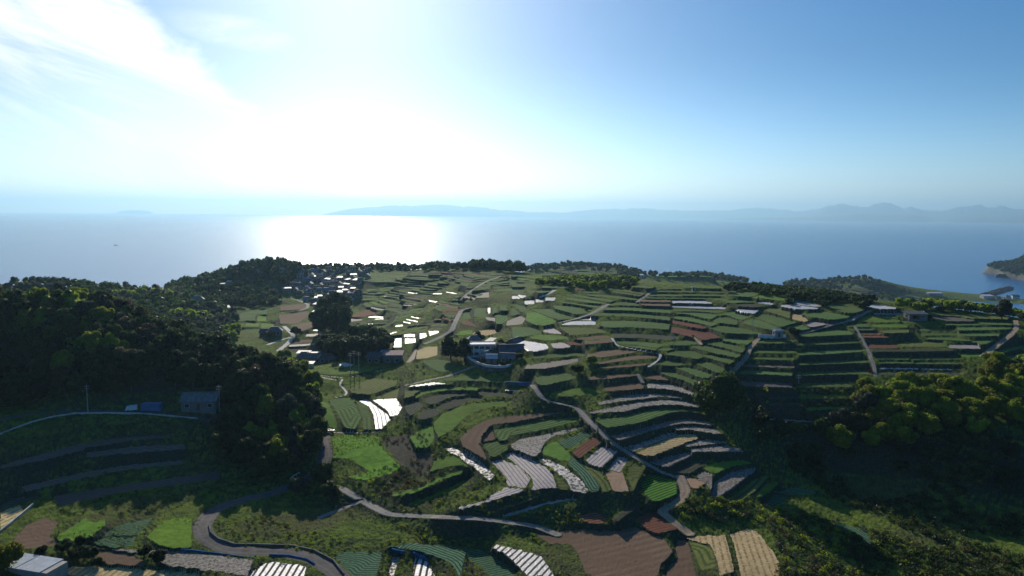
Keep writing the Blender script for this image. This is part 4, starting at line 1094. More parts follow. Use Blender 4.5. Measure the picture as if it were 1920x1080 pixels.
def crown(seed, R_=1.0, nb=14, nl=2600, size=0.085, flat=0.75, coarse=False):
    rg = np.random.default_rng(seed); B = []
    for i in range(nb):
        a = rg.uniform(0, 2*math.pi); q = math.sqrt(rg.uniform(0, 1)) * 0.68; e = rg.uniform(-.35, 1.0)
        B.append((q*math.cos(a), q*math.sin(a), 1.15 + e*flat*math.sqrt(max(0, 1 - q*q))*0.8, rg.uniform(.22, .42)))
    B.append((0, 0, 1.1, .62)); B = np.array(B)
    v, f = leaves(rg, nl, B, size)
    cv, cf = [], []; base = len(v); iv, iff = (ICO1, ICOF1) if coarse else (ICO, ICOF)
    for b in B:
        w = iv * (b[3] * 0.82 * (1 + 0.12*rg.normal(0, 1, (len(iv), 1)))) * np.array([1, 1, .8]) + b[:3]
        cf.append(iff + base); base += len(w); cv.append(w)
    return np.concatenate([v] + cv), f, np.concatenate(cf)
CR = [crown(100 + i, nb=12 + i, nl=4600, size=0.062, flat=[.75, .9, .6, .8, 1.0, .7][i]) for i in range(6)]
CRN = {}
def crown_mesh(kind, i):
    if (kind, i) not in CRN:
        v, f, tf = CR[i]; m = np_mesh('crown', v, f, tf); m.materials.append(LM[kind]); CRN[(kind, i)] = m
    return CRN[(kind, i)]
TRK = []
for i in range(3):
    b = MB(); lean = 0.08 * (i - 1)
    b.tube([(0, 0, -0.25), (lean*.5, 0, .35), (lean, lean, .8)], .085, 7, .05)
    for k in range(4):
        a = k * 1.6 + i; b.tube([(lean*.7, lean*.5, .55), (.22*math.cos(a), .22*math.sin(a), .85), (.5*math.cos(a), .5*math.sin(a), 1.15)], .035, 5, .015)
    mm = b.mesh('trunk'); mm.materials.append(BARK); TRK.append(mm)

def inside(poly, x, y):
    c = False; n = len(poly); j = n - 1
    for i in range(n):
        if (poly[i][1] > y) != (poly[j][1] > y) and x < (poly[j][0]-poly[i][0]) * (y-poly[i][1]) / (poly[j][1]-poly[i][1]) + poly[i][0]: c = not c
        j = i
    return c
CMI = np.array(CM.to_3x3().transposed())
def proj(x, y, z):
    c = CMI @ np.array([x, y, z - CZ]); return 960 + F * c[0] / -c[2], 540 - F * c[1] / -c[2], -c[2]
CAND = []   # x, y, z, R, kind, stand, height factor
def grove(stand, poly, r0, r1, sp, Rr, mix, hf=1.0, fieldok=False):
    poly = [tuple(float(q) for q in w.split(',')) for w in poly.split()]
    a, _ = rays([(min(p[0] for p in poly) - 5, 700), (max(p[0] for p in poly) + 5, 700)])
    kinds = [k for k, n in mix for _ in range(n)]
    r = r0
    while r < r1:
        az = a[0] + rng.uniform(0, sp / r)
        while az < a[1]:
            rr = r + rng.uniform(-.35, .35) * sp; aa = az + rng.uniform(-.3, .3) * sp / r
            x, y = rr * math.sin(aa), rr * math.cos(aa); z = zat(x, y); px, py, _d = proj(x, y, z)
            if inside(poly, px, py) and (fieldok or fat(x, y) < 0) and z > 0.5:
                nz = 0.5 + 0.5*math.sin(x*.06 + 1.3*math.sin(y*.045)) ; kk = kinds[min(len(kinds)-1, int((0.55*nz + 0.45*rng.uniform()) * len(kinds)))]
                if stand == 'near' and z < 116 and px < 470 and rng.uniform() < .8: kk = 'dark'  # lower slope gets dark leaves to imitate the hill's shade
                CAND.append([x, y, z, rng.uniform(*Rr), kk, stand, hf * rng.uniform(.9, 1.15)])
            az += sp / r
        r += sp * 0.9
STAND = {  # stand: (label place, group)
 'near': 'in the dark wooded hillside on the left', 'ridge': 'on the second wooded ridge at far left', 'village': 'on the wooded hill left of the village',
 'sky': 'in the thin tree line along the far ridge', 'knoll': 'in the dark knoll before the sea glitter', 'belt': 'in the light green belt behind the crest',
 'cone': 'on the dark terraced hill by the sea', 'shore': 'along the low shore behind the crest', 'crest': 'in the dark belt at the right of the crest',
 'round': 'in the rounded row at the right skyline', 'gully': 'in the shaded gully wood at lower right', 'clump': 'in the dark clump below the village', 'lower': 'in the broad clump left of the sheeted beds',
 'house': 'beside the walled house', 'cape': 'on the coastal hill with greenhouses', 'lone': ''}
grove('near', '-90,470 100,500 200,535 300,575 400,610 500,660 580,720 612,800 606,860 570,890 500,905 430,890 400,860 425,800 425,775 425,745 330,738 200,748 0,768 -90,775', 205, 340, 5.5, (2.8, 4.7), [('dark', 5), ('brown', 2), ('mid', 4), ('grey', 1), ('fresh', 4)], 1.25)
grove('ridge', '-90,470 60,480 200,505 300,505 340,540 400,570 450,600 440,650 300,660 100,640 -90,600', 385, 660, 7.0, (3.2, 4.8), [('mid', 6), ('grey', 4), ('fresh', 2)])  # lighter leaf mix stands in for haze and sunlight on this ridge
grove('village', '310,540 400,508 440,490 470,475 520,485 560,500 578,518 540,530 500,545 530,562 500,583 420,590 390,565 320,555', 580, 860, 7.5, (3.0, 4.6), [('dark', 6), ('mid', 3), ('grey', 2)])
grove('sky', '555,494 1000,492 1000,508 555,509', 600, 900, 7, (1.8, 3.6), [('dark', 3), ('mid', 3)], 1.0, True)
grove('knoll', '872,494 980,494 990,512 915,514 880,504', 500, 720, 7, (3.6, 5.0), [('dark', 6), ('mid', 1)])
grove('belt', '1005,526 1190,527 1200,542 1010,542', 400, 540, 5.5, (2.6, 3.8), [('mid', 3), ('fresh', 3), ('dark', 2)], .75)
grove('cone', '985,485 1190,488 1205,522 1120,514 1030,510 985,508', 740, 1200, 9, (3.2, 5.0), [('dark', 5), ('grey', 1)])
grove('shore', '1190,498 1400,502 1400,532 1330,524 1190,520', 700, 1400, 11, (3.4, 5.6), [('dark', 4), ('grey', 2)])
grove('crest', '1362,540 1480,545 1640,566 1650,584 1500,576 1440,562 1362,552', 340, 520, 5.0, (2.4, 3.5), [('dark', 6), ('mid', 3)], .75)
grove('round', '1690,576 1860,574 1925,596 1920,606 1855,596 1690,587', 330, 460, 6.0, (2.8, 4.0), [('mid', 3), ('fresh', 3), ('dark', 2)], .85)
grove('shore', '1640,548 1925,560 1925,604 1860,590 1700,575 1640,560', 640, 1480, 20, (3.5, 6.0), [('dark', 4), ('mid', 3)])
grove('cape', '1470,506 1700,510 1840,560 1700,552 1620,546 1470,542', 1000, 1650, 14, (3.6, 6.0), [('dark', 3), ('grey', 3)])
grove('gully', '1480,815 1500,790 1590,800 1610,750 1640,735 1790,735 1800,760 1840,700 2000,690 2000,800 1800,830 1600,850 1490,850', 200, 335, 6.0, (3.2, 5.2), [('mid', 3), ('grey', 1), ('fresh', 7)], 1.0)
grove('gully', '1480,850 1600,850 1800,830 2000,800 2000,960 1850,930 1700,900 1600,880 1500,880', 190, 300, 7.5, (2.4, 4.0), [('dark', 6), ('mid', 2)], .9)
grove('gully', '1390,790 1480,780 1500,880 1440,850', 200, 300, 7.5, (2.5, 3.8), [('dark', 4)], .9)
grove('clump', '597,600 648,600 650,634 596,634', 380, 470, 6, (5.5, 7.0), [('dark', 5)], 1.5, True)
grove('lower', '608,655 725,648 735,668 690,676 610,676', 330, 420, 6.5, (4.5, 6.0), [('dark', 5), ('mid', 1)], 1.1, True)
for px, py, R_, k, hf, lab in [
    (1345, 785, 10.0, 'mid', 1.05, 'big round solitary tree standing at the edge of the terraced spur'),
    (845, 672, 6.2, 'dark', 1.0, 'largest dark round tree standing left of the walled house'),
    (872, 676, 6.0, 'dark', 1.0, 'dark round tree between the white building and the larger tree'),
    (895, 640, 3.6, 'dark', .9, 'dark tree behind the left corner of the white building'),
    (6, 1078, 4.2, 'fresh', 1.1, 'bright yellow-green tree at the lower left corner'),
    (1083, 700, 3.4, 'mid', .8, 'low bushy tree between the middle terraces'),
    (1107, 682, 2.8, 'fresh', .8, 'small light green bush above the middle terraces'),
    (600, 905, 4.2, 'mid', .9, 'leafy tree leaning over the road bend'),
    (620, 930, 3.4, 'dark', .8, 'dark bushy tree beside the start of the concrete lane'),
    (560, 925, 3.2, 'grey', .9, 'pale green tree below the road bend in the shade'),
    (555, 628, 3.6, 'dark', 1.0, 'dark tree behind the small valley farmhouses'),
    (505, 632, 3.2, 'dark', .9, 'dark tree left of the valley farmhouse'),
    (395, 590, 6.0, 'grey', 1.0, 'grey-green rounded tree between two hillside houses'),
    (700, 680, 2.6, 'dark', .9, 'dark tree left of the pink-roofed barn'),
    (690, 672, 3.0, 'mid', .9, 'green bushy tree behind the pink-roofed barn'),
    (1100, 583, 1.5, 'dark', .8, 'tiny dark bush beside the diagonal lane'),
    (1490, 628, 3.4, 'dark', .7, 'dark bushy tree right of the white hut'),
    (1878, 600, 5.0, 'dark', 1.2, 'dark broad tree at the right end of the skyline'),
    (1710, 600, 3.2, 'dark', .7, 'dark low tree on the top right terrace'),
    (1735, 598, 3.0, 'dark', .7, 'second dark low tree on the top right terrace'),
    (420, 815, 4.2, 'grey', 1.0, 'pale rounded tree below the stone shed'),
    (940, 648, 2.6, 'dark', .8, 'dark garden tree behind the tiled roofs'),
    (975, 672, 2.2, 'dark', .8, 'small dark garden tree inside the right of the curved wall')]:
    p = at(px, py); CAND.append([p.x, p.y, p.z, R_, k, 'lone', hf, lab])
for px, py, R_, lab in [(119, 1035, 1.9, 'round dark bush nearest the brown plot at lower left'), (153, 1022, 1.5, 'small dark bush at the tip of the bright grass plot'),
    (142, 1050, 1.8, 'dark bush in the group of three above the dry lawn'), (158, 1048, 2.0, 'tallest bush in the group of three above the dry lawn'), (173, 1046, 1.7, 'right-hand bush in the group of three above the dry lawn'),
    (183, 1060, 1.3, 'small pointed dark bush at the edge of the brown strip'), (272, 1042, 1.7, 'upright dark bush beside the white mulch rows'), (298, 1056, 2.0, 'wide dark bush below the white mulch rows'),
    (75, 1043, 1.6, 'dark shrub growing on the flat shed roof edge')]:
    p = at(px, py); CAND.append([p.x, p.y, p.z, R_, 'dark', 'bush', 1.0, lab])
CAND.sort(key=lambda c: (-99 if c[5] in ('lone', 'bush') else 0, -c[3] / math.hypot(c[0], c[1])))
KW = {'dark': 'dark evergreen', 'mid': 'green', 'fresh': 'yellow-green', 'brown': 'brownish', 'grey': 'grey-green'}
NT = 300
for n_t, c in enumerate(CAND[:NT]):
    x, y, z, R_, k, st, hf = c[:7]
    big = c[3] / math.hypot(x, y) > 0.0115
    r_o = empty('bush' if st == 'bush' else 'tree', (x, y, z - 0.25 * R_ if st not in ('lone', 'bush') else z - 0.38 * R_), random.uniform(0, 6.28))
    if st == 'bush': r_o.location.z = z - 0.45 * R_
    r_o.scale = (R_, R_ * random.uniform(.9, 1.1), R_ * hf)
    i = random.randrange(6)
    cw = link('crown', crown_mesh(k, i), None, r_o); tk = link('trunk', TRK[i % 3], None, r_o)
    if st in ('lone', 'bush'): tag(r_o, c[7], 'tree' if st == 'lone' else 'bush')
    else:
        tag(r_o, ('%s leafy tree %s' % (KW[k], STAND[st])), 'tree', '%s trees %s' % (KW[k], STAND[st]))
# everything farther or smaller: one woodland mesh
SM = {}
for lod, (nl, sz) in enumerate([(420, .17), (170, .26)]):
    SM[lod] = [crown(300 + i + 10*lod, nb=6, nl=nl, size=sz, coarse=True) for i in range(4)]
kinds = list(LM); vv, qq, tt, mq, mt, base = [], [], [], [], [], 0
for c in CAND[NT:]:
    x, y, z, R_, k, st, hf = c[:7]; v, f, tf = SM[0 if math.hypot(x, y) < 480 else 1][random.randrange(4)]
    a = random.uniform(0, 6.28); ca_, sa = math.cos(a), math.sin(a)
    w = np.stack([(v[:, 0]*ca_ - v[:, 1]*sa) * R_ + x, (v[:, 0]*sa + v[:, 1]*ca_) * R_ + y, v[:, 2] * R_ * hf + z - .25 * R_], 1)
    vv.append(w); qq.append(f + base); tt.append(tf + base); base += len(w)
    mq.append(np.full(len(f), kinds.index(k))); mt.append(np.full(len(tf), kinds.index(k)))
wm = np_mesh('woodland', np.concatenate(vv), np.concatenate(qq), np.concatenate(tt))
for k in kinds: wm.materials.append(LM[k])
wm.polygons.foreach_set('material_index', np.concatenate(mq + mt).astype(np.int32))
tag(link('woodland', wm), 'far and half-hidden woods covering the hills and ridges', kind='stuff')
print('trees', len(CAND))

# undergrowth: low leafy clumps on banks and in the scrub
U = []
def scrub(poly, r0, r1, sp, Rr, mix, prob=1.0, onbed=False):
    poly = [tuple(float(q) for q in w.split(',')) for w in poly.split()]
    a, _ = rays([(min(p[0] for p in poly) - 5, 900), (max(p[0] for p in poly) + 5, 900)])
    kk = [k for k, n in mix for _ in range(n)]; r = r0
    while r < r1:
        n = int((a[1] - a[0]) * r / sp)
        for az in rng.uniform(a[0], a[1], n):
            rr = r + rng.uniform(-.5, .5) * sp; x, y = rr * math.sin(az), rr * math.cos(az)
            if rng.uniform() > prob or (fat(x, y) >= 0) != onbed: continue
            pn = math.sin(x*.16 + 2*math.sin(y*.11)) + math.sin(y*.19 + x*.07)
            if prob < 1 and pn < -0.4: continue
            z = zat(x, y); px, py, _d = proj(x, y, z)
            if inside(poly, px, py): U.append((x, y, z, rng.uniform(*Rr), kk[rng.integers(0, len(kk))]))
        r += sp
scrub('1260,940 1330,925 1420,945 1560,905 1640,930 1760,960 1850,1000 1860,1090 1450,1090 1460,1040 1440,985 1290,985', 140, 205, 1.5, (.6, 1.6), [('mid', 5), ('grey', 3), ('brown', 2), ('fresh', 3)])
scrub('1440,850 1700,870 1930,880 1930,1090 1560,1090 1600,960', 140, 250, 1.8, (.7, 2.1), [('dark', 4), ('mid', 4), ('brown', 1)], .95)
scrub('700,880 760,880 830,840 840,900 800,925 700,930', 170, 230, 1.6, (.6, 1.3), [('brown', 3), ('grey', 3)])
scrub('400,980 640,950 700,985 900,985 1000,1000 1060,1090 380,1090 380,1010', 135, 200, 1.3, (.3, .8), [('mid', 5), ('fresh', 4), ('brown', 2)], .9)
scrub('600,840 900,720 1420,760 1460,940 1000,980 620,950', 165, 300, 1.6, (.35, .9), [('mid', 5), ('dark', 3), ('fresh', 4)], .85)
scrub('560,690 1000,600 1900,560 1900,760 1300,760 600,800', 250, 480, 4.0, (.5, 1.1), [('dark', 5), ('mid', 3)], .6)
scrub('1370,720 1620,720 1600,830 1450,800', 220, 330, 1.8, (.7, 1.6), [('mid', 4), ('dark', 3), ('fresh', 1)])
scrub('-40,790 400,790 620,870 600,960 350,960 -40,980', 165, 250, 2.2, (.4, 1.0), [('dark', 5), ('mid', 2)], .8)
scrub('-40,960 120,960 100,1030 -40,1060', 140, 190, 1.5, (.4, .9), [('dark', 4), ('brown', 2)])
scrub('1030,955 1150,975 1140,985 1030,982', 150, 220, 0.9, (.4, .7), [('fresh', 3), ('brown', 1)])
scrub('612,812 720,815 760,880 640,905', 195, 260, .95, (.18, .42), [('fresh', 5), ('mid', 1)], .95, True)
scrub('700,815 810,812 815,890 720,880', 190, 260, 1.5, (.3, .8), [('brown', 3), ('grey', 2)], .9, True)
scrub('100,965 375,965 375,1035 100,1020', 150, 190, .9, (.15, .38), [('fresh', 3), ('mid', 2)], .9, True)
rg = np.random.default_rng(5)
CL = []
for i in range(8):
    B = np.array([(rg.uniform(-.5, .5), rg.uniform(-.5, .5), rg.uniform(.1, .45), rg.uniform(.35, .6)) for _ in range(4)])
    CL.append(leaves(rg, 46, B, .17))
vv, qq, mq, base = [], [], [], 0
for x, y, z, R_, k in U:
    v, f = CL[random.randrange(8)]; a = random.uniform(0, 6.28); ca_, sa = math.cos(a), math.sin(a)
    vv.append(np.stack([(v[:, 0]*ca_ - v[:, 1]*sa) * R_ + x, (v[:, 0]*sa + v[:, 1]*ca_) * R_ + y, v[:, 2] * R_ + z], 1)); qq.append(f + base); base += len(v)
    mq.append(np.full(len(f), kinds.index(k)))
um = np_mesh('undergrowth', np.concatenate(vv), np.concatenate(qq))
for k in kinds: um.materials.append(LM[k])
um.polygons.foreach_set('material_index', np.concatenate(mq).astype(np.int32))
tag(link('undergrowth', um), 'low shrubs and weeds on the banks and in the scrub', kind='stuff')
print('undergrowth', len(U))
# ------------------------------------------------------------------ buildings and small things
def mt(name, c, rough=0.7, spec=0.3, var=0.15, metal=0.0, scale=0.8): return simple(name, c, rough, var, scale, metal, spec)
WALLM = {'white': mt('white_wall', (0.62, 0.62, 0.60)), 'grey': mt('grey_wall', (0.30, 0.30, 0.30)), 'tan': mt('tan_wall', (0.42, 0.36, 0.28)), 'brown': mt('brown_wall', (0.20, 0.14, 0.10)), 'dim': mt('dark_grey_wall', (0.17, 0.165, 0.16))}  # the dim wall is a plain dark grey
def tile_mat(name, c):
    m, t, b, o = new_mat(name); tcn = N(t, 'ShaderNodeTexCoord'); w = N(t, 'ShaderNodeTexWave'); w.bands_direction = 'X'
    w.inputs['Scale'].default_value = 1.1; w.inputs['Distortion'].default_value = 0.3; L(t, tcn.outputs['Object'], w.inputs['Vector'])
    cc = mixc(t, smooth(t, noise(t, tcn.outputs['Object'], 0.9, 4), .3, .7), tuple(x*.7 for x in c), tuple(x*1.25 for x in c))
    L(t, mixc(t, val(t, 'MULTIPLY', w.outputs['Fac'], 0.35), cc, tuple(x*.4 for x in c)), b.inputs['Base Color'])
    b.inputs['Roughness'].default_value = 0.6; b.inputs['Specular IOR Level'].default_value = 0.35; return m
ROOFM = {'grey': tile_mat('grey_roof_tiles', (0.18, 0.185, 0.19)), 'black': tile_mat('black_roof_tiles', (0.085, 0.09, 0.105)), 'white': mt('white_metal_roof', (0.52, 0.53, 0.55), .6, .3),
         'blue': mt('blue_metal_roof', (0.10, 0.17, 0.26), .55, .4), 'brown': tile_mat('brown_roof_tiles', (0.22, 0.12, 0.08)), 'pink': mt('faded_pink_metal_roof', (0.36, 0.25, 0.24), .85, .1)}
GLASS = mt('dark_window_glass', (0.03, 0.04, 0.05), 0.12, 0.8, .1); DOORM = mt('brown_door', (0.13, 0.07, 0.04)); FRAME = mt('window_frame', (0.5, 0.5, 0.5))
HP = {}
def house_meshes(w, d, h, rk, wk, shape):
    key = (w, d, h, rk, wk, shape)
    if key in HP: return HP[key]
    rise = {'gable': 0.34 * d, 'hip': 0.32 * d, 'flat': 0.0, 'shed': 0.16 * d}[shape]; ms = []
    b = MB(); x, y = w / 2, d / 2
    b.add([(-x,-y,-2.5),(x,-y,-2.5),(x,y,-2.5),(-x,y,-2.5),(-x,-y,h),(x,-y,h),(x,y,h),(-x,y,h)], [(0,1,5,4),(1,2,6,5),(2,3,7,6),(3,0,4,7),(4,5,6,7)])
    if shape == 'gable': b.add([(-x,-y,h),(-x,y,h),(-x,0,h+rise-.05),(x,-y,h),(x,y,h),(x,0,h+rise-.05)], [(0,2,1),(3,4,5)])
    ms.append(('wall', b.mesh('wall'), WALLM[wk]))
    b = MB(); e = 0.55; X, Y = x + e, y + e; z0, z1 = h - .12, h + rise + .1
    if shape == 'gable':
        b.add([(-X,-Y,z0),(X,-Y,z0),(X,0,z1),(-X,0,z1),(-X,Y,z0),(X,Y,z0),(-X,-Y,z0+.2),(X,-Y,z0+.2),(X,0,z1+.2),(-X,0,z1+.2),(-X,Y,z0+.2),(X,Y,z0+.2)],
              [(6,7,8,9),(9,8,11,10),(0,3,2,1),(3,4,5,2),(0,1,7,6),(4,10,11,5),(1,2,8,7),(2,5,11,8),(0,6,9,3),(3,9,10,4)])
        b.box(-X, X, -.16, .16, z1 + .16, z1 + .38)
    elif shape == 'hip':
        k = min(X * .55, Y)
        b.add([(-X,-Y,z0),(X,-Y,z0),(X,Y,z0),(-X,Y,z0),(-X+k,0,z1+.2),(X-k,0,z1+.2)], [(0,1,5,4),(1,2,5),(2,3,4,5),(3,0,4),(0,3,2,1)])
        b.box(-X + k, X - k, -.18, .18, z1 + .1, z1 + .45)
    elif shape == 'flat':
        b.box(-X + .35, X - .35, -Y + .35, Y - .35, h + .003, h + .28)
        for q in ((-X+.3, X-.3, -Y+.3, -Y+.55), (-X+.3, X-.3, Y-.55, Y-.3)): b.box(q[0], q[1], q[2], q[3], h + .283, h + .6)
    else:
        b.add([(-X,-Y,h+.05),(X,-Y,h+.05),(X,Y,h+rise),(-X,Y,h+rise),(-X,-Y,h+.2),(X,-Y,h+.2),(X,Y,h+rise+.15),(-X,Y,h+rise+.15)], [(0,3,2,1),(4,5,6,7),(0,1,5,4),(1,2,6,5),(2,3,7,6),(3,0,4,7)])
    ms.append(('roof', b.mesh('roof'), ROOFM[rk]))
    b = MB().box(-.5, .5, -y - .07, -y + .02, 0, 2.05); ms.append(('door', b.mesh('door'), DOORM))
    nw = max(2, int(w / 3.2)); wm_ = MB().box(-.62, .62, -y - .05, -y + .03, .9 - (0 if h < 4 else 0), 2.1).mesh('window')
    levels_ = [0.0] if h < 3.9 else ([0.0, 2.8] if h > 4.9 else [0.0, 1.9])
    big_ = shape == 'flat' and w > 8
    if big_: nw = 5
    for lv in levels_:
        for i in range(nw):
            xx = -x + (i + .5) * w / nw
            if lv == 0 and abs(xx) < 1.2: continue
            hw = .95 if big_ else .68; f = MB(); f.box(xx - hw - .11, xx + hw + .11, -y - .06, -y + .02, lv + .8, lv + 2.2); g = MB(); g.box(xx - hw, xx + hw, -y - .085, -y - .063, lv + .9, lv + 2.1)
            ms.append(('window', f.mesh('window'), FRAME, g.mesh('pane')))
    for s in (-1, 1):
        f = MB(); xa = s * x; f.box(min(xa - s*.02, xa + s*.06), max(xa - s*.02, xa + s*.06), -.7, .7, .95, 2.2)
        g = MB(); g.box(min(xa + s*.063, xa + s*.085), max(xa + s*.063, xa + s*.085), -.6, .6, 1.05, 2.1); ms.append(('window', f.mesh('window'), FRAME, g.mesh('pane')))
    HP[key] = ms; return ms
def house(name, cat, label, p, w, d, h, rz, rk='grey', wk='white', shape='gable', group=None):
    r = empty(name, p, R(rz)); tag(r, label, cat, group)
    for q in house_meshes(w, d, h, rk, wk, shape):
        o = link(q[0], q[1], q[2], r)
        if len(q) == 4: link('pane', q[3], GLASS, o)
    return r
# village: houses on the slope under the ridge
VP = [(568,507),(690,504),(700,516),(682,532),(676,552),(655,575),(640,588),(600,596),(588,582),(590,560),(556,556),(540,548),(560,530)]
spots = [(589,523,'white',11),(615,528,'white',12),(641,525,'white',12),(663,520,'white',7),(650,538,'white',7),(538,549,'white',11),(575,545,'blue',8),(594,563,'white',5),(600,564,'white',5),(575,566,'blue',6),(595,576,'white',6),(593,595,'white',6),(640,544,'white',6),(648,553,'white',6),(662,550,'white',5),(635,552,'white',5),(637,557,'white',7),(526,510,'grey',11),(566,505,'white',10),(575,531,'blue',12),(653,529,'white',5),(667,530,'white',5),(676,530,'grey',5),(608,533,'blue',9),(488,509,'grey',6),(434,507,'white',5),(452,503,'grey',5),(430,533,'white',5),(418,541,'white',4),(590,570,'black',7),(601,569,'black',7)]
vr = np.random.default_rng(21); used_ = [s[:2] for s in spots]; extra_h = []
for _ in range(4000):
    x, y = vr.uniform(540, 700), vr.uniform(503, 596)
    if inside(VP, x, y) and all(abs(x - a) + 2.2 * abs(y - b) > 11 for a, b in used_):
        used_.append((x, y)); extra_h.append((x, y, ['grey', 'black', 'grey', 'brown', 'blue'][vr.integers(0, 5)], vr.uniform(6.5, 10)))
    if len(extra_h) >= 62: break
vill = [(x, y, rk, w) for x, y, rk, w in spots] + extra_h
vill.sort(key=lambda s: s[0]); cnt = {}
tot = {k: sum(1 for s in vill if s[2] == k) for k in ('white', 'grey', 'black', 'blue', 'brown')}
for x, y, rk, w in vill:
    i = cnt.get(rk, 0); cnt[rk] = i + 1; p = at(x, y, 520, 900); w = round(w * .68); d = [3.5, 4, 5][i % 3]
    nm = {'white': 'white-roofed', 'grey': 'grey-tiled', 'black': 'dark-tiled', 'blue': 'dull blue-roofed', 'brown': 'brown-tiled'}[rk]
    house('house', 'house', '%s %s small house from the left in the hillside village' % (ordinal(i), nm), p, w, d, 2.5 if i % 3 else 4.2, [0, 12, -15, 25, 90, -30][i % 6], rk, ['grey', 'grey', 'tan', 'dim'][i % 4], 'shed' if rk == 'white' else ['gable', 'hip'][i % 2], 'houses of the hillside village')
for x, y, w, d, h, rz, rk, wk, sh, nm, cat, lab, lo in [
    (515, 628, 9, 6, 2.8, 15, 'grey', 'dim', 'hip', 'farmhouse', 'house', 'grey-roofed farmhouse alone by the valley fork', 0),
    (499, 630, 6, 5, 2.6, -10, 'black', 'dim', 'gable', 'farmhouse', 'house', 'smaller dark-roofed farmhouse left of the valley fork house', 0),
    (572, 677, 7.5, 5, 2.8, 5, 'grey', 'dim', 'hip', 'farmhouse', 'house', 'leftmost grey farmhouse in the row under the dark tree clump', 0),
    (592, 680, 8, 5, 2.8, -5, 'grey', 'dim', 'gable', 'farmhouse', 'house', 'middle grey farmhouse in the row under the dark tree clump', 0),
    (613, 680, 8, 5, 2.8, 12, 'black', 'dim', 'hip', 'farmhouse', 'house', 'rightmost dark farmhouse in the row under the dark tree clump', 0),
    (570, 669, 6, 4, 2.2, 0, 'white', 'grey', 'shed', 'shed', 'shed', 'glaring white-roofed shed behind the leftmost grey farmhouse', 0),
    (600, 672, 9, 4, 2.2, 0, 'white', 'grey', 'shed', 'shed', 'shed', 'long white-roofed shed behind the middle grey farmhouse', 0),
    (614, 671, 5, 4, 2.2, 8, 'white', 'grey', 'shed', 'shed', 'shed', 'short white-roofed shed at the right of the farmhouse row', 0),
    (579, 690, 4, 3, 2.2, 0, 'white', 'white', 'shed', 'hut', 'shed', 'tiny white hut below the farmhouse row', 0),
    (737, 679, 8.5, 6, 3.8, 4, 'pink', 'dim', 'shed', 'barn', 'barn', 'barn with a faded pink metal roof and dark front', 0),
    (719, 675, 4, 4, 3, 0, 'white', 'dim', 'hip', 'shed', 'shed', 'small white-domed shed attached left of the pink-roofed barn', 0),
    (703, 680, 6, 5, 2.8, -8, 'black', 'brown', 'gable', 'farmhouse', 'house', 'dark low farmhouse left of the pink-roofed barn', 0),
    (370, 574, 10, 7, 5, 20, 'grey', 'white', 'hip', 'house', 'house', 'grey-roofed two-storey house among trees on the left ridge', 380),
    (372, 583, 9, 6, 3, 10, 'blue', 'white', 'gable', 'house', 'house', 'lower pale house under the two-storey one on the left ridge', 380),
    (419, 584, 8, 6, 3, 30, 'white', 'white', 'shed', 'house', 'house', 'glaring white-roofed house right of the rounded grey-green tree', 380),
    (378, 764, 11, 6, 2.9, 6, 'grey', 'dim', 'gable', 'shed', 'shed', 'large unlit stone shed with a red door at the wood edge', 0),
    (1458, 631, 3.6, 3.0, 2.6, 5, 'white', 'grey', 'flat', 'hut', 'hut', 'small white flat-roofed hut on the crest track', 0),
    (1300, 545, 1.6, 1.4, 1.6, 0, 'white', 'white', 'flat', 'hut', 'hut', 'tiny pale field box on the crest terraces', 0),
    (1840, 585, 7, 4, 2.8, 3, 'white', 'dim', 'shed', 'shed', 'shed', 'long shed with a white roof under the right skyline trees', 0),
    (1207, 521, 12, 7, 4, 20, 'white', 'white', 'shed', 'barn', 'barn', 'white-roofed barn on the coastal fields behind the crest', 700),
    (975, 502, 16, 6, 4, 0, 'brown', 'tan', 'gable', 'barn', 'barn', 'long tan building on the far ridge by the dark hill', 500),
    (1850, 559, 22, 12, 5, 5, 'white', 'white', 'shed', 'warehouse', 'warehouse', 'white harbour warehouse at the foot of the breakwater', 1200),
    (1752, 553, 30, 8, 4, 0, 'white', 'grey', 'shed', 'warehouse', 'warehouse', 'long white-roofed shed on the shore left of the harbour', 1200),
    (1888, 561, 12, 9, 5, 10, 'grey', 'white', 'hip', 'house', 'house', 'pale harbour house right of the white warehouse', 1200),
    (1903, 560, 13, 9, 5, -10, 'blue', 'white', 'gable', 'house', 'house', 'blue-roofed harbour house at the right edge', 1200),
    (1870, 562, 9, 8, 4, 0, 'black', 'grey', 'gable', 'house', 'house', 'dark-roofed harbour house between warehouse and pale house', 1200),
    (1716, 598, 9, 5, 2.6, 2, 'black', 'dim', 'shed', 'shed', 'shed', 'long dark netted shed on the top right terrace', 0)]:
    house(nm, cat, lab, at(x, y, lo), w, d, h, rz, rk, wk, sh)

# walled house on its platform
c0 = at(928, 692)
def off(px, py): p = at(px, py); return p
rz0 = 4
def place(px, py, z=None):
    a, s = rays([(px, py)]); z = c0.z if z is None else z; r = (CZ - z) / s[0]; return Vector((r*math.sin(a[0]), r*math.cos(a[0]), z))
pz = c0.z + 1.2
pad = MB(); front = [place(x, y, pz) for x, y in [(872,668),(884,676),(897,683),(912,688),(932,690),(950,689),(968,684),(983,677),(990,668)]]
back = [place(x, y, pz) for x, y in [(1000,655),(960,645),(905,645),(876,655)]]
ring = front + back; n_r = len(ring)
low = [Vector((p.x, p.y, p.z - 7)) for p in ring]
pad.add(ring + low, [tuple(range(n_r))] + [(i, i + n_r, (i+1) % n_r + n_r, (i+1) % n_r) for i in range(n_r)])
STONE = mt('stone_platform', (0.13, 0.125, 0.12), .9, .2, .4, 0, .6)
tag(pad.build('stone_platform', STONE), 'dark raised stone platform carrying the walled house', 'platform')
fw = MB()
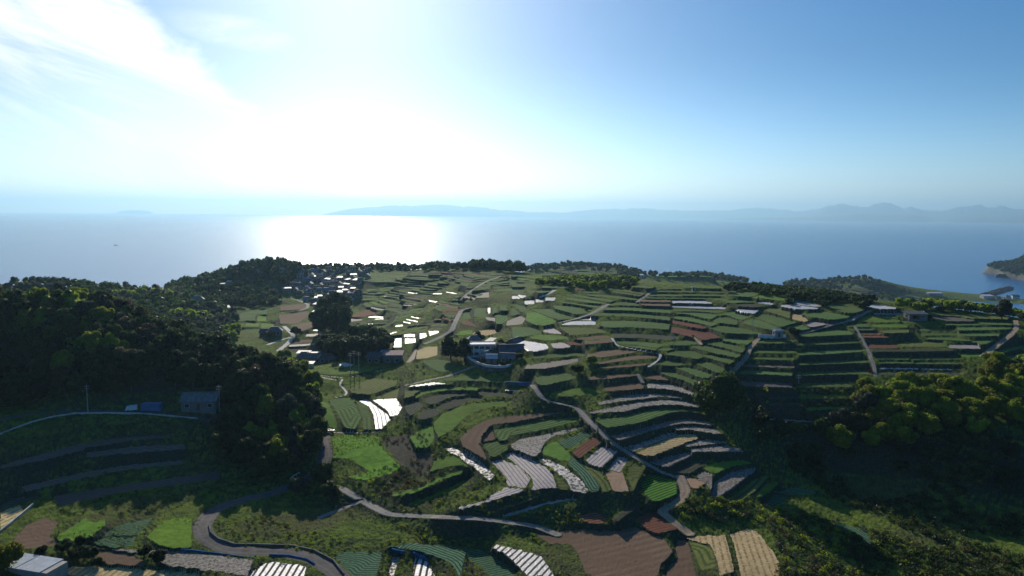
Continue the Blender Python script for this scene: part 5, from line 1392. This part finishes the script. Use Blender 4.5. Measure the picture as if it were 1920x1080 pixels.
for a, b in zip(front[:-1], front[1:]):
    d = (b - a).normalized(); n = Vector((d.y, -d.x, 0)) * .14
    fw.add([a-n, b-n, b+n, a+n] + [v + Vector((0,0,.95)) for v in (a-n, b-n, b+n, a+n)], [(0,3,2,1),(4,5,6,7),(0,1,5,4),(1,2,6,5),(2,3,7,6),(3,0,4,7)])
tag(fw.build('boundary_wall', WALLM['white']), 'curved pale boundary wall round the front of the walled house', 'wall')
house('white_building', 'building', 'white flat-roofed building with a row of square windows in the walled yard', place(903, 667, pz), 12, 6.5, 5.2, 6, 'white', 'white', 'flat')
for px, py, w, d, h, rz, rk, sh, lab in [
    (938, 668, 9, 7, 3, -20, 'black', 'hip', 'black-tiled hipped house just right of the white building'),
    (957, 672, 10, 7, 3.4, 15, 'black', 'gable', 'largest black-tiled house in the middle of the walled yard'),
    (975, 668, 8, 6, 3, 35, 'black', 'hip', 'black-tiled house at the right end of the walled yard'),
    (952, 680, 6, 4, 2.4, -10, 'grey', 'gable', 'low grey-tiled shed behind the curved boundary wall'),
    (931, 652, 9, 6, 2.8, -25, 'grey', 'shed', 'grey-roofed shed behind the right of the white building'),
    (889, 648, 6, 5, 3, 10, 'grey', 'hip', 'small grey-roofed house behind the left of the white building'),
    (922, 681, 4, 3, 2.4, 0, 'white', 'gable', 'small bright-roofed gatehouse in the walled yard'),
    (965, 660, 7, 5, 4.4, 60, 'black', 'gable', 'tall gable-ended black-tiled house at the back of the walled yard'),
    (912, 676, 4.5, 4, 2.4, 40, 'grey', 'hip', 'small grey-tiled outbuilding just below the white building')]:
    house('tiled_house' if rk == 'black' else 'outbuilding', 'house', lab, place(px, py, pz), w, d, h, rz, rk, 'dim', sh)

# greenhouses on the coast
def tunnel(label, a, b, w, name='greenhouse', cat='greenhouse', group=None):
    d = (b - a); ln = d.length; r = empty(name, (a + b) / 2, math.atan2(d.y, d.x)); tag(r, label, cat, group)
    n = 9; vs = []
    for s in (-.5, .5): vs += [(s*ln, w/2*math.cos(math.pi*i/(n-1)), w*.42*math.sin(math.pi*i/(n-1)) + .4) for i in range(n)]
    m = MB().add(vs, [(i, i+1, n+i+1, n+i) for i in range(n-1)] + [tuple(range(n))[::-1], tuple(range(n, 2*n))])
    m.build('cover', PLAST, r)
    b_ = MB()
    for k in range(5):
        s = (-.5 + k/4) * ln; b_.tube([(s, w/2*1.01*math.cos(math.pi*i/8), w*.43*math.sin(math.pi*i/8) + .4) for i in range(9)], .06, 4)
    b_.box(-ln/2, ln/2, -w/2 - .1, -w/2 + .1, -1, .45); b_.box(-ln/2, ln/2, w/2 - .1, w/2 + .1, -1, .45)
    b_.build('hoop_frame', FRAME, r)
PLAST = mt('greenhouse_plastic', (0.78, 0.79, 0.80), .3, .5, .06)
for i, (x0, y0, x1, y1) in enumerate([(1481,538,1493,532),(1488,539,1500,533),(1496,547,1510,541),(1503,549,1520,543),(1510,550,1530,545),(1517,551,1538,547)]):
    pm = at((x0 + x1) / 2, (y0 + y1) / 2, 900); dv = Vector((15, 9, 0)); a_p, b_p = pm - dv, pm + dv; a_p.z = b_p.z = pm.z
    tunnel('%s white polytunnel from the left on the coastal hill' % ORD[i], a_p, b_p, 6, group='polytunnels on the coastal hill')
for i in range(9):
    p = at(1532 + i*4.2, 537 - (i % 3) * 1.2, 900)
    b = MB().box(-4, 4, -1.6, 1.6, 0, .25); b.box(-3.9, 3.9, -1.2, 1.2, .25, .6); o = b.build('white_row_cover', PLAST); o.location = p; o.rotation_euler.z = R(65)
    tag(o, '%s small white row cover from the left beyond the polytunnels' % ORD[i], 'row cover', 'white row covers on the coastal hill')

# parked things
PAINT = mt('white_paint', (0.75, 0.76, 0.78), .3, .5, .05); TYRE = mt('tyre', (0.02, 0.02, 0.02), .9); BLUE = mt('blue_paint', (0.06, 0.16, 0.34), .45, .4, .2); REDM = mt('red_cloth', (0.55, 0.03, 0.04), .8)
def truck(label, p, rz, cat='truck', name='small_truck', body='box'):
    r = empty(name, p, R(rz)); tag(r, label, cat)
    b = MB(); b.add([(1.0,-.72,.35),(1.7,-.72,.35),(1.7,.72,.35),(1.0,.72,.35),(.8,-.7,1.75),(1.45,-.66,1.75),(1.45,.66,1.75),(.8,.7,1.75),(1.72,-.72,1.0),(1.72,.72,1.0)],
        [(0,3,2,1),(4,5,6,7),(0,1,8,5,4),(3,7,6,9,2),(1,2,9,8),(8,9,6,5),(0,4,7,3)])
    b.build('cab', PAINT, r)
    MB().add([(1.735,-.6,1.05),(1.735,.6,1.05),(1.5,.56,1.66),(1.5,-.56,1.66)], [(0,1,2,3)]).build('windscreen', GLASS, r)
    if body == 'box': MB().box(-1.7, .78, -.75, .75, .5, 1.95).build('cargo_box', PAINT, r)
    else:
        q = MB(); q.box(-1.7, .78, -.72, .72, .5, .62)
        for z in ((-1.7, .78, -.75, -.7), (-1.7, .78, .7, .75)): q.box(*z, .62, .95)
        q.box(-1.74, -1.7, -.75, .75, .62, .95); q.build('cargo_bed', PAINT, r)
    for x in (-1.1, 1.2):
        for s in (-1, 1):
            q = MB(); q.tube([(x, s*.58, .28), (x, s*.74, .28)], .28, 12); q.build('wheel', TYRE, r)
    return r
truck('white box truck parked by the blue container at the wood edge', at(247, 771), 200)
truck('small white pickup parked at the road corner by the bright slope', at(617, 811), 170, body='bed')
r = empty('shipping_container', at(285, 770), R(2)); tag(r, 'dull blue shipping container beside the white box truck', 'container')
b = MB(); b.box(-3.05, 3.05, -1.2, 1.2, .12, 2.6)
for i in range(24): b.box(-2.95 + i*.25, -2.85 + i*.25, -1.25, -1.2, .2, 2.5)
b.build('body', BLUE, r)
for s in (-1, 1): MB().box(s*1.5 - .72, s*1.5 + .72, 1.2, 1.26, .2, 2.5).build('door', BLUE, r)
p = at(1632, 699); b = MB(); b.tube([(0,0,0),(0,0,1.4)], .05, 6); b.add([(-.9,-.1,0),(.9,.1,.1),(.7,0,1.2),(0,.2,1.5),(-.8,0,1.1),(-.2,-.5,.7),(.4,-.5,.6)], [(0,1,6,5),(5,6,2,3),(0,5,4),(5,3,4),(1,2,6)])
o = b.build('red_tarp', REDM); o.location = p; tag(o, 'red cloth heap beside the field path', 'tarp')
# blue tarpaulin edging
def strip(name, label, cat, pts, h, w, mat, up=0.0, kind=None):
    P_ = [at(x, y) for x, y in pts]; b = MB()
    for p0, p1 in zip(P_[:-1], P_[1:]):
        d = Vector((p1.x - p0.x, p1.y - p0.y, 0)).normalized(); n = Vector((d.y, -d.x, 0)) * w / 2; u0 = Vector((0, 0, up - .3)); u1 = Vector((0, 0, up + h))
        b.add([p0-n+u0, p1-n+u0, p1+n+u0, p0+n+u0, p0-n+u1, p1-n+u1, p1+n+u1, p0+n+u1], [(0,3,2,1),(4,5,6,7),(0,1,5,4),(1,2,6,5),(2,3,7,6),(3,0,4,7)])
    o = b.build(name, mat); tag(o, label, cat, None, kind)
TARP = mt('blue_tarp', (0.025, 0.12, 0.28), .9, .05, .3)
CONC = RM['concrete']; PALE = RM['pale']
strip('blue_net_fence', 'long low blue net fence behind the white mulch rows', 'fence', [(340,1031),(370,1034),(420,1040),(455,1045),(480,1048)], .3, .25, TARP)
strip('blue_net_fence', 'blue net edging between the road and the striped white rows', 'fence', [(505,1041),(540,1042),(575,1049),(590,1058)], .3, .25, TARP)
strip('blue_net_fence', 'blue net screen below the big field under the walled house', 'fence', [(948,720),(975,721),(994,721)], .9, .2, TARP)
strip('blue_net_fence', 'short turquoise net at the top of the speckled white strip', 'fence', [(735,1031),(747,1034),(758,1036)], .4, .35, TARP)
strip('blue_net_fence', 'turquoise net over the top of the white-striped bed', 'fence', [(775,1038),(787,1042),(800,1050)], .4, .35, TARP)
strip('road_parapet', 'low grey concrete parapet lining the inside of the road bend', 'wall', [(392,985),(395,1000),(410,1012),(440,1022),(500,1023),(550,1025),(588,1033),(625,1052),(645,1078)], .45, .3, STONE)
strip('retaining_wall', 'white capped slope wall at the left picture edge', 'wall', [(0,998),(20,982),(42,964),(62,947)], .5, .35, PALE)
strip('white_wall', 'low bluish white wall running left from the white hut', 'wall', [(1422,633),(1440,634),(1458,635),(1473,634)], 1.5, .4, WALLM['white'])
strip('field_wall', 'pale low wall along the top of the shaded slope lane', 'wall', [(0,815),(30,803),(60,792),(100,782),(140,776),(200,775),(260,776),(320,781),(370,786)], .45, .25, PALE)
def rail(label, pts):
    P_ = [at(x, y) for x, y in pts]; r = empty('guard_rail', P_[0]); tag(r, label, 'guard rail')
    b = MB(); b.tube([p - P_[0] + Vector((0,0,.75)) for p in P_], .12, 5); b.build('rail', PAINT, r)
    for p in P_: q = MB(); q.tube([p - P_[0] + Vector((0,0,-.3)), p - P_[0] + Vector((0,0,.72))], .06, 6); q.build('post', PAINT, r)
rail('short white guard rail on the shaded road, lower one', [(545,902),(550,897),(556,893),(562,890)])
rail('short white guard rail on the shaded road, upper one', [(580,892),(585,888),(591,882)])
POLE = mt('pole_concrete', (0.35, 0.34, 0.32))
def pole(label, px, py, h, lo=0, group=None):
    p = at(px, py, lo); r = empty('utility_pole', p); tag(r, label, 'utility pole', group)
    q = MB(); q.tube([(0,0,-.5),(0,0,h)], .16, 8, .11); q.build('post', POLE, r)
    for z in (h - .5, h - 1.3): q = MB(); q.box(-.9, .9, -.06, .06, z, z + .12); q.build('crossarm', POLE, r)
for i, (x, y, h) in enumerate([(657,699,9),(664,700,10),(673,698,9)]): pole('%s of three close utility poles above the white kerbed path, from the left' % ORD[i], x, y, h, group='three poles in the valley')
pole('utility pole in front of the dark wood at the shaded lane', 165, 773, 9); pole('utility pole rising beside the stone shed', 412, 772, 9)
pole('thin pole standing on the middle terraces', 1263, 655, 6); pole('thin pole standing above the white hut', 1411, 622, 6); pole('utility pole on the ridge above the village', 637, 506, 12, 500); pole('pole at the foot of the big tree by the hedge gap', 1497, 722, 4)
# slab-roofed shed at lower left
p = at(52, 1068); r = empty('flat_shed', p, R(-14)); tag(r, 'low shed with pale metal roof sheets at the lower left', 'shed')
MB().box(-8, 8, -2.6, 2.6, -1.5, 1.6).build('wall', mt('plastered_wall', (.36, .33, .30)), r)
for s in (-1, 1): q = MB(); q.box(s*3.3 - 3.15, s*3.3 + 3.15, -2.9, 3.0, 1.603, 1.78); q.build('roof', mt('metal_sheet', (.42, .46, .50), .35, .5), r)
# boat
p = place(217, 460, 0.0); r = empty('fishing_boat', p, R(5)); tag(r, 'tiny fishing boat alone on the open sea at left', 'boat')
b = MB(); st = [(-9, 1.6, 1.4), (-4, 2.4, 1.3), (3, 2.3, 1.6), (7, 1.2, 2.2), (10, .1, 2.9)]; vs = []
for x, w, h in st: vs += [(x, -w, h), (x, -w*.5, -.3), (x, w*.5, -.3), (x, w, h)]
b.add(vs, [(i*4+k, i*4+k+1, i*4+5+k, i*4+4+k) for i in range(4) for k in range(3)] + [(0, 4, 7, 3), (4, 8, 11, 7), (8, 12, 15, 11), (12, 16, 19, 15), (0, 3, 2, 1)])
b.build('hull', mt('boat_hull', (.12, .14, .17)), r); MB().box(-6, -1.5, -1.3, 1.3, 1.35, 4.2).build('cabin', PAINT, r); q = MB(); q.tube([(-.5, 0, 1.4), (-.5, 0, 8)], .12, 6, .05); q.build('mast', FRAME, r)
# breakwater of rocks and the headland
rg = np.random.default_rng(8); b = MB()
A0, A1 = place(1842, 556, 0), place(1893, 541, 0)
for i in range(520):
    t = rg.uniform(); s = rg.uniform(-1, 1); c = A0.lerp(A1, t); d = (A1 - A0).normalized(); n = Vector((d.y, -d.x, 0))
    c = c + n * s * 13 + Vector((0, 0, 5.0 * (1 - abs(s)) + rg.uniform(-.6, .4))); q = rg.uniform(1.6, 3.0)
    w = ICO1 * q * (1 + .18 * rg.normal(0, 1, (len(ICO1), 1))); b.add([tuple(c + Vector(v)) for v in w], [tuple(f) for f in ICOF1])
tag(b.build('breakwater', mt('dark_rock', (.10, .095, .09), .9, .2, .4, 0, .3)), 'dark rubble breakwater jutting into the sea at right', 'breakwater')
n1, n2 = 90, 60; vs = []; HD = {}
cx = place(2048, 528, 0)
for i in range(n1):
    for j in range(n2):
        u = -1 + 2*i/(n1-1); v = -1 + 2*j/(n2-1); x = cx.x + u * 175; y = cx.y + v * 320
        q = math.sqrt(u*u + v*v) + .06*math.sin(9*u + 4*v) + .05*math.sin(13*v)
        h = max(0, 1 - q)**.62 * 100 * (1 + .08*math.sin(7*u)*math.cos(8*v)) - 6 + rg.normal(0, .9); vs.append((x, y, h)); HD[(i, j)] = (x, y, h)
hd = MB().add(vs, [(i*n2+j, (i+1)*n2+j, (i+1)*n2+j+1, i*n2+j+1) for i in range(n1-1) for j in range(n2-1)]).mesh('headland')
m, t, bs, o = new_mat('headland_ground'); g = N(t, 'ShaderNodeNewGeometry'); sp = N(t, 'ShaderNodeSeparateXYZ'); L(t, g.outputs['Position'], sp.inputs[0])
zz = val(t, 'ADD', sp.outputs[2], val(t, 'MULTIPLY', noise(t, g.outputs['Position'], .02, 4), 20)); L(t, mixc(t, smooth(t, zz, 18, 26), (.11, .10, .085), (.05, .07, .035)), bs.inputs['Base Color']); bs.inputs['Roughness'].default_value = .95
tag(link('headland', hd, m), 'steep wooded headland with a rocky foot at the right edge', kind='structure')
vv, qq, tt, base = [], [], [], 0
for (i, j), (x, y, h) in HD.items():
    if h > 14 and rg.uniform() < .55:
        v, f, tf = SM[1][rg.integers(0, 4)]; k = rg.uniform(4.5, 7.5); vv.append(v * k + np.array([x + rg.uniform(-3, 3), y + rg.uniform(-3, 3), h - 2])); qq.append(f + base); tt.append(tf + base); base += len(v)
tag(link('headland_woods', np_mesh('headland_woods', np.concatenate(vv), np.concatenate(qq), np.concatenate(tt)), LM['dark']), 'dark woods covering the headland at the right edge', kind='stuff')
# garden trees inside the walled yard and crop hut pieces
for px, py, k, s, lab in [(905, 682, 'dark', 1.5, 'clipped dark garden shrub behind the left of the curved wall'), (942, 687, 'mid', 1.3, 'round garden shrub at the middle of the curved wall'),
                          (968, 681, 'dark', 1.6, 'dark garden shrub near the right end of the curved wall'), (982, 664, 'dark', 2.2, 'tall dark garden shrub behind the right tiled house')]:
    r = empty('shrub', place(px, py, pz) - Vector((0, 0, .4))); r.scale = (s, s, s); tag(r, lab, 'shrub')
    link('crown', crown_mesh(k, 1), None, r); link('trunk', TRK[0], None, r)
